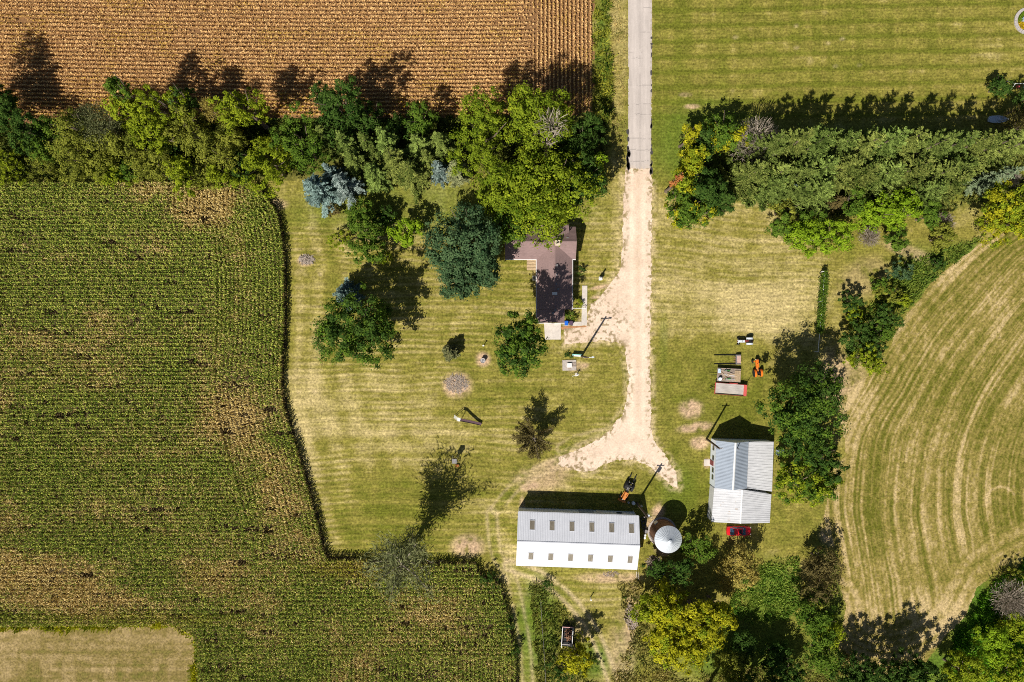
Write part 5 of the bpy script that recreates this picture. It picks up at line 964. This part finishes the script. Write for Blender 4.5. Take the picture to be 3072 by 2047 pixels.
t3 = tractor('rusty orange tractor with dark bars for rear tyre shadows by the barn shadow', S(1880, 1468), R(245), 'rustorange', 'steel', 'steel', 'black', 1.05, .36, .66)
for s in (-.45, .45): MB().box(-2.9, -1.4, s - .09, s + .09, .25, .36).build('fork', M['black'], t3)  # black bars standing in for the shadows of the rear tyres
MB().box(-1.5, -1.38, -.6, .6, .25, .75).build('bar_frame', M['steel'], t3)
MB().box(2.0, 2.35, -.7, .7, .12, .55).tube([(.4, -.4, 1.0), (2.0, -.45, .5)], .06).tube([(.4, .4, 1.0), (2.0, .45, .5)], .06).build('loader', M['rustorange'], t3)

# ------------------------------------------------------------------ wagons and gear on the east lawn
K5 = lambda x, y, z=0: S(2130 + x / 11.2, 1060 + y / 11.2, z)
def wagon(label, c, rz, L_, W_, zd, deckm, framem, tong=1.6, aframe=True):
    o = root('farm_wagon', label, 'wagon', c, rz)
    mb = MB(); n = max(6, int(W_ / .17))
    for i in range(n): y = -W_ / 2 + (i + .5) * W_ / n; mb.box(-L_ / 2 + .01 * (i % 3), L_ / 2 - .015 * (i % 2), y - W_ / n * .42, y + W_ / n * .42, zd - .05, zd + .004 * (i % 3))
    mb.build('deck', M[deckm], o)
    MB().box(-L_ / 2, L_ / 2, -.45, -.33, zd - .25, zd - .06).box(-L_ / 2, L_ / 2, .33, .45, zd - .25, zd - .06).box(-L_ / 2 + .02, -L_ / 2 + .12, -W_ / 2, W_ / 2, zd - .14, zd - .055).box(L_ / 2 - .12, L_ / 2 - .02, -W_ / 2, W_ / 2, zd - .14, zd - .055).build('frame', M[framem], o)
    for x in (-L_ * .33, L_ * .33):
        MB().tube([(x, -W_ * .4, .38), (x, W_ * .4, .38)], .06).build('axle', M['steel'], o)
        for s in (-1, 1): wheel(o, x, s * W_ * .42, .36, .2, 'steel')
    tg = MB().tube([(-L_ / 2 + .1, -.3 if aframe else 0, .5), (-L_ / 2 - tong, 0, .42)], .045)
    if aframe: tg.tube([(-L_ / 2 + .1, .3, .5), (-L_ / 2 - tong, 0, .42)], .045)
    tg.build('tongue', M['black'], o); return o
w1 = wagon('flat wagon loaded with boards, slats and a pale drum', K5(640, 735, .9) * 1, R(-3), 4.4, 2.5, .85, 'oldtimber', 'steel', 1.5, False); w1.location.z = 0
w2 = wagon('long red wagon with a grey plank deck', K5(690, 1215, .9) * 1, R(-4.5), 5.7, 2.0, .95, 'planks', 'redpaint', .9); w2.location.z = 0
MB().box(2.42, 2.98, -1.05, 1.05, .953, 1.06).build('tail_board', M['redpaint'], w2); MB().box(-2.85, 2.4, -1.10, -1.02, .8, 1.22).build('side_rail', M['darkred'], w2); MB().box(-.3, 1.2, 1.01, 1.20, .85, 1.02).build('step_board', M['redpaint'], w2); MB().box(-2.95, -2.86, -1.05, 1.05, .85, 1.1).build('front_board', M['redpaint'], w2); MB().box(-2.8, 2.4, 1.02, 1.09, .85, 1.05).build('side_rail', M['darkred'], w2); MB().tube([(3.0, 1.0, .9), (3.05, 1.15, 1.7)], .05).build('stake', M['black'], w2)
rng = random.Random(12)
def on(par, p): return par.matrix_world @ Vector(p) if False else Vector(par.location) + Matrix.Rotation(par.rotation_euler.z, 3, 'Z') @ Vector(p)
o = root('slat_pallet', 'tan slatted pallet lying on the right of the loaded wagon', 'pallet', on(w1, (1.55, -.1, .87)), R(-3)); mb = MB()
for i in range(7): mb.box(-.52 + i * .165, -.41 + i * .165, -1.0, 1.0, .09, .12)
for y in (-.9, 0, .88): mb.box(-.5, .6, y, y + .09, 0, .088)
mb.build('slats', M['timber'], o)
labs = ['long pale board across the middle of the loaded wagon', 'reddish board lying slantwise on the loaded wagon', 'short board at the upper left of the loaded wagon', 'thin tan pole laid diagonally on the loaded wagon', 'second thin tan pole crossing the first on the wagon', 'weathered beam near the front of the loaded wagon', 'narrow pale lath on the lower side of the wagon']
for i, (x, y, a, l, w_, m) in enumerate([(.1, -.05, -4, 2.6, .2, 'planks'), (.55, .2, 3, 1.8, .16, 'timber'), (-1.2, .75, -12, 1.2, .2, 'oldtimber'), (-1.1, .1, -48, 1.5, .09, 'timber'), (-.6, -.5, 40, 1.6, .08, 'timber'), (-.3, .5, -16, 1.9, .18, 'oldtimber'), (.3, -.85, 4, 1.7, .1, 'planks')]):
    tag(MB().box(-l / 2, l / 2, -w_ / 2, w_ / 2, 0, .06 + .01 * i).build('board', M[m]), labs[i], 'board', 'boards on the loaded wagon'); b_ = bpy.context.scene.objects[[q.name for q in COL.objects if q.name.startswith('board')][-1]]; b_.location = on(w1, (x, y, .87 + .055 * (i > 2))); b_.rotation_euler = (0, 0, R(a - 3))
o = root('drum', 'pale blue drum on the corner of the loaded wagon', 'drum', on(w1, (-1.75, -.8, .87))); MB().lathe([(.30, 0), (.31, .02), (.31, .28), (.325, .30), (.31, .32), (.31, .6), (.3, .62)], 20).build('shell', M['paleblue'], o, smooth=True); MB().lathe([(.28, .62), (.27, .635)], 18).build('lid', M['white'], o)
o = root('plastic_sheet', 'crumpled pale sheet on the upper corner of the loaded wagon', 'sheet', on(w1, (-1.85, .7, .87))); mb = MB(); g = [[(-.25 + i * .1, -.4 + j * .13, .05 + .12 * rng.random()) for i in range(6)] for j in range(7)]
for j in range(6):
    for i in range(5): mb.slab([g[j][i], g[j][i + 1], g[j + 1][i + 1], g[j + 1][i]], .01)
mb.build('sheet', M['paleblue'], o)
for (x, y, lab) in [(-.35, .85, 'green painted implement part at the back of the wagon'), (-.2, -.7, 'green painted implement part on the near side of the wagon')]:
    o = root('implement_part', lab, 'machine part', on(w1, (x, y, .87))); MB().bbox(-.55, .4, -.12, .12, .02, .22, .04).tube([(.3, -.2, .1), (.6, .2, .15)], .05).build('casting', M['greenpaint'], o); MB().lathe([(.16, 0), (.16, .06)], 14, Matrix.Translation((-.3, 0, .22))).build('pulley', M['steel'], o)
fk = root('fork_attachment', 'pallet fork attachment with two long tines above the wagons', 'implement', K5(860, 215), R(0))
for s in (.85, -.82): MB().loft([[(-4.1, s - .05, .12), (-4.1, s + .05, .12), (-4.1, s + .05, .18), (-4.1, s - .05, .18)], [(.2, s - .09, .12), (.2, s + .09, .12), (.2, s + .09, .3), (.2, s - .09, .3)]]).build('tine', M['black'], fk)
MB().box(-.1, .75, -.9, -.72, 0, .7).box(-.1, .75, .74, .92, 0, .7).box(-.1, .0, -.72, .74, .1, .7).build('frame', M['steel'], fk); MB().box(.05, .8, -.71, .73, .5, .62).build('plate', mat('pinkrust', (.5, .33, .28), .8), fk)
for i, y in enumerate((-.4, 0, .4)): MB().tube([(-.5, y, .3), (.1, y + .05, .6)], .05).build('brace', M['rust'], fk)

# ------------------------------------------------------------------ yard things
o = root('well_pad', 'old concrete pad with a square white cover near the utility pole', 'concrete pad', S(1708, 1096), R(1)); MB().bbox(-1.3, 1.3, -1.0, 1.0, 0, .14, .04).build('slab', M['oldconcrete'], o); MB().bbox(-.45, .45, -.42, .42, .14, .5, .05).build('cover', M['trim'], o)
for i, (y, xx) in enumerate([(-.62, 0), (-.2, .9), (.1, .9), (.4, .9)]): MB().box(xx - .3, xx + .3, y - .1, y + .1, .145, .20).build('plank', M['oldtimber'], o)
o = root('bench', 'teal and white bench lying against the foot of the utility pole', 'bench', S(1731, 1066.5), R(-4)); MB().box(-.95, .95, -.2, .0, .42, .47).build('seat', M['white'], o); MB().loft([[(-.95, .02, .45), (.95, .02, .45), (.95, .06, .45), (-.95, .06, .45)], [(-.95, .16, .95), (.95, .16, .95), (.95, .2, .95), (-.95, .2, .95)]]).build('backrest', M['teal'], o)
for x in (-.8, .8): MB().box(x - .04, x + .04, -.18, .02, 0, .42).build('leg', M['steel'], o)
tree('shrub', (1640 + 465 / 7.127) * .76595, (930 + 975 / 7.127) * .76595, .8, 1.0, 'DG', 'small dark shrub at the left end of the teal bench', cat='shrub')
o = root('hand_pump', 'white hand pump with long handle beside the concrete pad', 'pump', S(1730, 1124), R(20)); MB().tube([(0, 0, 0), (0, 0, 1.0)], .07, 10).lathe([(.09, .95), (.14, 1.0), (.14, 1.25), (.05, 1.35)], 14).build('barrel', M['white'], o); MB().tube([(.08, 0, 1.1), (.4, 0, 1.05), (.42, 0, .95)], .05).build('spout', M['white'], o); MB().tube([(0, 0, 1.35), (-.5, .02, 1.2), (-.95, .04, .75)], .035).build('handle', M['white'], o); MB().bbox(-.3, .3, -.3, .3, 0, .06, .03).build('base', M['concrete'], o)
o = root('burn_barrel', 'grey burn barrel full of ash on bare ground', 'barrel', S(1449, 1082)); MB().lathe([(.46, 0), (.47, .3), (.48, .33), (.47, .36), (.47, .9), (.49, .92), (.44, .92), (.43, .8)], 22).build('drum', M['stone'], o, smooth=True); mb = MB(); mb.lathe([(.43, .72), (.3, .80), (.05, .84)], 12)
for i in range(14): a, r_ = rng.uniform(0, 6.3), rng.uniform(0, .3); mb.box(-.09, .09, -.05, .05, 0, .08, Matrix.Translation((r_ * math.cos(a), r_ * math.sin(a), .80)) @ Matrix.Rotation(a * 3, 4, 'Z'))
mb.build('ashes', M['ash'], o)
o = root('post', 'short white topped post between barrel and patio tree', 'post', S(1451, 1037)); MB().tube([(0, 0, 0), (0, 0, 1.15)], .07, 8).build('shaft', M['oldtimber'], o); MB().bbox(-.16, .16, -.13, .13, 1.15, 1.28, .03).build('cap', M['white'], o)
o = root('post', 'lone thin white post on the grass below the barn', 'post', S(1771, 1793)); MB().tube([(0, 0, 0), (0, 0, 1.3)], .09, 8).build('shaft', M['trim'], o); MB().bbox(-.14, .14, -.14, .14, 1.3, 1.36, .03).build('cap', M['trim'], o)
# playground slide: tall ladder end at the left
o = root('playground_slide', 'dark metal slide with a white ladder on the west lawn', 'slide', S(1411, 1263), R(-16)); zt = 2.35
ch = MB(); n = 10; pts = [(-1.75 + 3.9 * t, zt * (1 - t) ** 1.15 + .32 * (1 - (1 - t) ** 2) * t + .05) for t in [i / n for i in range(n + 1)]]
for i in range(n):
    (xa, za), (xb, zb_) = pts[i], pts[i + 1]; ch.slab([(xa, -.25, za), (xb, -.25, zb_), (xb, .25, zb_), (xa, .25, za)], .03)
    for s in (-.27, .25): ch.slab([(xa, s, za + .12), (xb, s, zb_ + .12), (xb, s + .02, zb_ + .12), (xa, s + .02, za + .12)], .15)
ch.build('chute', M['slide'], o); MB().box(-2.35, -1.76, -.28, .28, zt - .02, zt + .05).build('platform', M['white'], o)
for s in (-.27, .27):
    MB().tube([(-3.2, s, 0), (-2.35, s, zt)], .035).build('leg', M['white'], o); MB().tube([(-1.7, s, 0), (-1.8, s, zt)], .035).build('leg', M['white'], o); MB().tube([(-2.4, s, zt), (-2.3, s, zt + .7), (-1.8, s, zt + .65), (-1.65, s, zt)], .025).build('handrail', M['white'], o)
for k in range(7): t = (k + 1) / 8; MB().tube([(-3.2 + .85 * t, -.27, zt * t), (-3.2 + .85 * t, .27, zt * t)], .03).build('rung', M['white'], o)
o = root('deer_stand', 'tall dark box stand with pale rails on the west lawn', 'stand', S(1367, 1376)); MB().bbox(-.36, .36, -.34, .34, 1.7, 2.9, .05).build('box', M['black'], o); MB().box(-.42, .42, -.42, .42, 2.9, 2.97).build('roof', M['steel'], o)
for x, y in ((-.42, -.4), (.42, -.4), (.42, .4), (-.42, .4)): MB().tube([(x * 1.5, y * 1.5, 0), (x * .8, y * .8, 1.75)], .045).build('leg', M['trim'], o)
for k in range(5): MB().tube([(-.25, -.75 + k * .08, .3 + k * .3), (.25, -.75 + k * .08, .3 + k * .3)], .03).build('rung', M['trim'], o)
o = root('crate', 'orange wooden crate beside the tall box stand', 'crate', S(1372, 1397)); MB().bbox(-.32, .32, -.2, .2, 0, .4, .03).build('box', M['timber'], o); MB().box(-.34, .34, -.22, .22, .40, .44).build('lid', M['rustorange'], o)
def heap(name, label, cat, c, rx, ry, hgt, n, m, l=(.4, 1.4), w_=(.02, .06), seed=1, rz=0, along=None):
    k = random.Random(seed); mb = MB()
    for i in range(n):
        a, q = k.uniform(0, 6.28), math.sqrt(k.random()); x, y = q * rx * math.cos(a), q * ry * math.sin(a); z = hgt * (1 - q * q) * k.random() + .04
        th = k.uniform(0, 6.28) if along is None else along + k.gauss(0, .3); L_ = k.uniform(*l) * .5; dz = k.uniform(-.12, .18) * L_
        mb.tube([(x - L_ * math.cos(th), y - L_ * math.sin(th), max(.03, z - dz)), (x + L_ * math.cos(th), y + L_ * math.sin(th), max(.03, z + dz))], k.uniform(*w_), 5)
    o = root(name, label, cat, c, rz); mb.build('heap', m, o); return o
heap('brush_pile', 'heap of dry twigs on bare ground in the west lawn', 'brush pile', S(1370, 1152), 2.1, 1.6, .35, 240, M['deadwood'], (.4, 1.3), (.015, .04), 2)
heap('brush_pile', 'oval heap of dry sticks beside the corn field', 'brush pile', S(919, 779), 1.4, .9, .6, 170, M['deadwood'], (.4, 1.1), (.02, .05), 3)
heap('log_pile', 'pile of grey logs and boards beside the yellow trees', 'log pile', S(1893, 1853), 1.1, 1.8, .7, 70, M['oldtimber'], (.8, 2.2), (.06, .13), 4, 0, 1.9)
heap('brush_pile', 'dark brush heap below the barn corner', 'brush pile', S(1962, 1690), 1.4, 1.5, .5, 160, M['oldtimber'], (.4, 1.2), (.02, .05), 5)
heap('brush_pile', 'low scatter of dark debris under the barn eave', 'brush pile', S(1832, 1722), 1.5, .5, .15, 60, M['oldtimber'], (.2, .6), (.02, .05), 6)
# barrels and junk by the barn
o = root('drum', 'blue white drum standing in the barn shadow', 'drum', S(1899, 1508)); MB().lathe([(.29, 0), (.30, .3), (.315, .32), (.30, .34), (.30, .86), (.285, .88)], 20).build('shell', M['paleblue'], o, smooth=True); MB().lathe([(.27, .88), (.1, .895)], 16).build('lid', M['white'], o)
o = root('bucket', 'small white bucket beside the blue white drum', 'bucket', S(1885, 1507)); MB().lathe([(.15, 0), (.19, .38), (.17, .38), (.14, .05)], 16).build('pail', M['white'], o, smooth=True); MB().tube([(-.18, 0, .36), (-.12, 0, .5), (.12, 0, .5), (.18, 0, .36)], .01).build('handle', M['steel'], o)
o = root('meter_frame', 'pale wooden meter frame near the barn corner pole', 'frame', S(1917, 1514)); MB().box(-.45, .45, -.05, .05, 1.1, 1.25).box(-.42, -.32, -.04, .04, 0, 1.1).box(.32, .42, -.04, .04, 0, 1.5).build('posts', M['trim'], o); MB().box(-.2, .2, -.15, -.051, .7, 1.2).build('meter_box', M['galv'], o)
def tyre(label, c, r, z=0): 
    o = root('old_tyre', label, 'tyre', c, 0, 'old tyres beside the barn'); o.location.z = z; MB().lathe([(r * .6, .02), (r * .9, 0), (r, .06), (r, .18), (r * .9, .24), (r * .6, .22)], 20, None, False).build('tread', mat('oldrubber', (.07, .07, .075), .9) if 'oldrubber' not in bpy.data.materials else bpy.data.materials['oldrubber'], o, smooth=True)
tyre('old tyre nearest the pole beside the barn', S(1929, 1559), .5); tyre('old tyre in the middle of the barn side row', S(1931, 1570), .48); tyre('old tyre farthest from the pole beside the barn', S(1932, 1581), .45)
o = root('scrap_reel', 'dark wire reel beside the barn wall', 'reel', S(1936, 1593)); MB().lathe([(.35, 0), (.35, .06), (.15, .06), (.15, .5), (.35, .5), (.35, .56)], 16).build('reel', M['steel'], o); MB().lathe([(.22, .1), (.22, .46)], 14).build('wire', M['black'], o)
for x, y, lab in [(1934, 1605, 'round white paint can beside the barn, upper one'), (1933, 1613, 'round white paint can beside the barn, lower one')]:
    o = root('paint_can', lab, 'can', S(x, y)); MB().lathe([(.22, 0), (.22, .42)], 16).build('can', M['trim'], o); MB().lathe([(.20, .42), (.19, .43)], 14).build('lid', M['white'], o)
o = root('drum', 'dull blue drum in the shade below the grain bin', 'drum', S(1984, 1716)); MB().lathe([(.29, 0), (.30, .3), (.315, .32), (.30, .34), (.30, .86), (.285, .88)], 20).build('shell', M['boatblue'], o, smooth=True); MB().lathe([(.27, .88), (.1, .895)], 16).build('lid', M['paleblue'], o)
o = root('fence_rail', 'pale leaning rail below the barn corner', 'rail', S(1907, 1720)); MB().tube([(0, .6, .9), (.25, -1.3, .05)], .05).tube([(.3, .5, .9), (.5, -1.2, .05)], .04).build('rail', M['planks'], o)
# old wagon box full of junk under the yellow tree
o = root('wagon_box', 'old dark wagon box with pale rim half under a tree', 'wagon box', S(1700, 1904), R(-4)); w_, l_ = 1.0, 1.95
MB().box(-w_, w_, -l_, l_, .55, .62).build('floor', M['black'], o); MB().box(-w_, -w_ + .06, -l_, l_, .62, 1.35).box(w_ - .06, w_, -l_, l_, .62, 1.35).box(-w_ + .06, w_ - .06, l_ - .06, l_, .62, 1.35).build('sides', M['black'], o)
MB().box(-w_ - .03, -w_ + .09, -l_, l_ - .1, 1.35, 1.40).box(w_ - .09, w_ + .03, -l_, l_ - .1, 1.35, 1.40).build('rim', M['trim'], o); MB().box(-w_ - .03, w_ + .03, l_ - .095, l_ + .03, 1.35, 1.40).build('rim', mat('pinkrim', (.55, .3, .28), .7), o)
for x in (-.85, .85):
    for y in (-1.2, 1.2): wheel(o, x, y, .4, .18, 'steel')
MB().box(-w_ + .1, w_ - .1, -l_ + .5, -l_ + .6, 1.1, 1.2).build('crossbar', M['planks'], o)
h2 = heap('scrap_heap', 'rusty scrap lying in the old wagon box', 'scrap', S(1703, 1900), .5, 1.3, .3, 40, M['rust'], (.4, 1.1), (.03, .08), 9); h2.location.z = .62
# wire fence along the weeds
o = root('wire_fence', 'old post and wire fence through the weeds below the barn', 'fence', S(1630, 1930)); pts_ = [S(1622, 1800), S(1624, 1850), S(1627, 1890), S(1630, 1930), S(1633, 1970), S(1635, 2010), S(1637, 2060)]
for p in pts_: q = p - o.location; MB().tube([(q.x, q.y, 0), (q.x + .03, q.y, 1.25)], [.07, .06], 7).build('post', M['oldtimber'], o)
mb = MB()
for z in (.4, .75, 1.1): mb.tube([(p.x - o.location.x, p.y - o.location.y, z) for p in pts_], .012, 4)
mb.build('wire', M['steel'], o)
# grape trellis
o = root('grape_trellis', 'white pipe trellis with a row of grape vines', 'trellis', S(2466, 940)); q = lambda x, y, z: S(x, y, z) - o.location
MB().tube([q(2454, 1056, 1.7), q(2459, 1000, 1.7), q(2468, 905, 1.7), q(2473, 815, 1.7)], .05, 6).build('top_pipe', M['white'], o)
for (x, y) in [(2454, 1056), (2468, 905), (2473, 815)]: a_ = q(x, y, 1.7); MB().tube([(a_.x, a_.y, -.0), (a_.x, a_.y, 1.75)], .05).tube([(a_.x - .55, a_.y + .02, 1.7), (a_.x + .1, a_.y, 1.69)], .045).build('post', M['white'], o)
n = 3600; t = NR.random(n); cx_ = 2458 + 15 * t; cy_ = 1000 - 185 * t; half = .62 * np.minimum(1, (1 - np.abs(2 * t - 1)) * 5 + .35)
lx = (cx_ - 1536) / 16 * .99 - o.location.x + NR.normal(0, .6, n) * half; ly = (1023.5 - cy_) / 16 * .99 - o.location.y + NR.normal(0, .2, n); lz = 2.0 - np.abs(NR.normal(0, .5, n)); c = np.stack([lx, ly, np.clip(lz, .1, 2.2)], 1)
link('vines', quads_mesh('vines', leaf_quads(c, rand_dir(n, .8), np.full(n, .27)), lerp(*[np.array(v) for v in PAL['MG']], NR.random(n))), M['foliage'], o)
# boat, swing set and flower bed at the right edge
o = root('rowing_boat', 'blue grey aluminium rowing boat lying by the dark pine shadow', 'boat', S(2994, 359, .4) * 1, R(0)); o.location.z = .05
rings = []
for x, w_, zk in [(-1.75, .5, .05), (-1.2, .62, 0), (0, .68, 0), (.9, .56, .03), (1.5, .28, .18), (1.85, .03, .35)]: rings.append([(x, -w_, .5), (x, -w_ * .75, zk + .08), (x, 0, zk), (x, w_ * .75, zk + .08), (x, w_, .5)])
mb = MB(); mb.loft(rings, False); mb.loft([[(x * .97, y * .93, z + .03) for x, y, z in r] for r in rings], False); mb.add(rings[0], [(0, 1, 2, 3, 4)]); mb.build('hull', M['boatblue'], o)
for x, w_ in [(-1.2, .58), (-.2, .63), (.8, .52)]: MB().box(x - .14, x + .14, -w_, w_, .34, .38).build('seat', M['paleblue'], o)
for s in (-1, 1): MB().tube([(r[0][0], s * r[4][1], .51) for r in rings], .03, 5).build('gunwale', M['galv'], o)
o = root('swing_set', 'white pipe swing set with a red seat at the picture edge', 'swing set', S(3052, 264), 0)
MB().tube([(-1.9, 0, 2.1), (2.2, 0, 2.1)], .05).build('top_bar', M['white'], o)
for x in (-1.9, 2.2):
    for s in (-1, 1): MB().tube([(x, 0, 2.1), (x, s * 1.2, 0)], .045).build('leg', M['white'], o)
for i, (x, m) in enumerate([(-.3, 'redpaint'), (1.1, 'teal')]):
    sm = MB().bbox(-.3 + x, .3 + x, -.22, .22, .45, .8, .05).build('swing_seat', M[m], o); mb = MB()
    for s in (-.24, .24): mb.tube([(x + s, 0, 2.1), (x + s, 0, .8)], .015, 4)
    mb.build('chain', M['steel'], sm)
o = root('flower_bed', 'round flower bed with curved stone edging in the meadow', 'flower bed', S(3082, 64)); mb = MB()
for k in range(30):
    a0, a1 = k * math.pi / 15, (k + .92) * math.pi / 15; mb.loft([[(2.55 * math.cos(a0), 2.55 * math.sin(a0), z), (2.55 * math.cos(a1), 2.55 * math.sin(a1), z), (1.95 * math.cos(a1), 1.95 * math.sin(a1), z), (1.95 * math.cos(a0), 1.95 * math.sin(a0), z)] for z in (0, .18 + .02 * (k % 3))])
mb.build('edging', M['stone'], o); n = 1500; a = NR.uniform(0, 6.28, n); r_ = np.sqrt(NR.random(n)) * 1.95; c = np.stack([r_ * np.cos(a), r_ * np.sin(a), NR.uniform(.1, .5, n)], 1); c = c[~((np.abs(c[:, 0] + .4) < .75) & (np.abs(c[:, 1] - .1) < .45))]; n = len(c)
link('flowers', quads_mesh('flowers', leaf_quads(c, rand_dir(n, 1), np.full(n, .22)), np.where((c[:, 1] < -.2)[:, None], lerp([.5, .33, .01], [.75, .5, .02], NR.random(n)), lerp([.10, .2, .01], [.24, .34, .03], NR.random(n)))), M['foliage'], o)
o = root('utility_cabinet', 'pale blue utility cabinet standing in the round flower bed', 'cabinet', S(3076, 60)); MB().bbox(-.7, .7, -.38, .38, 0, .8, .05).build('case', M['paleblue'], o); MB().bbox(-.74, .74, -.42, .42, .80, .86, .03).build('lid', M['trim'], o)
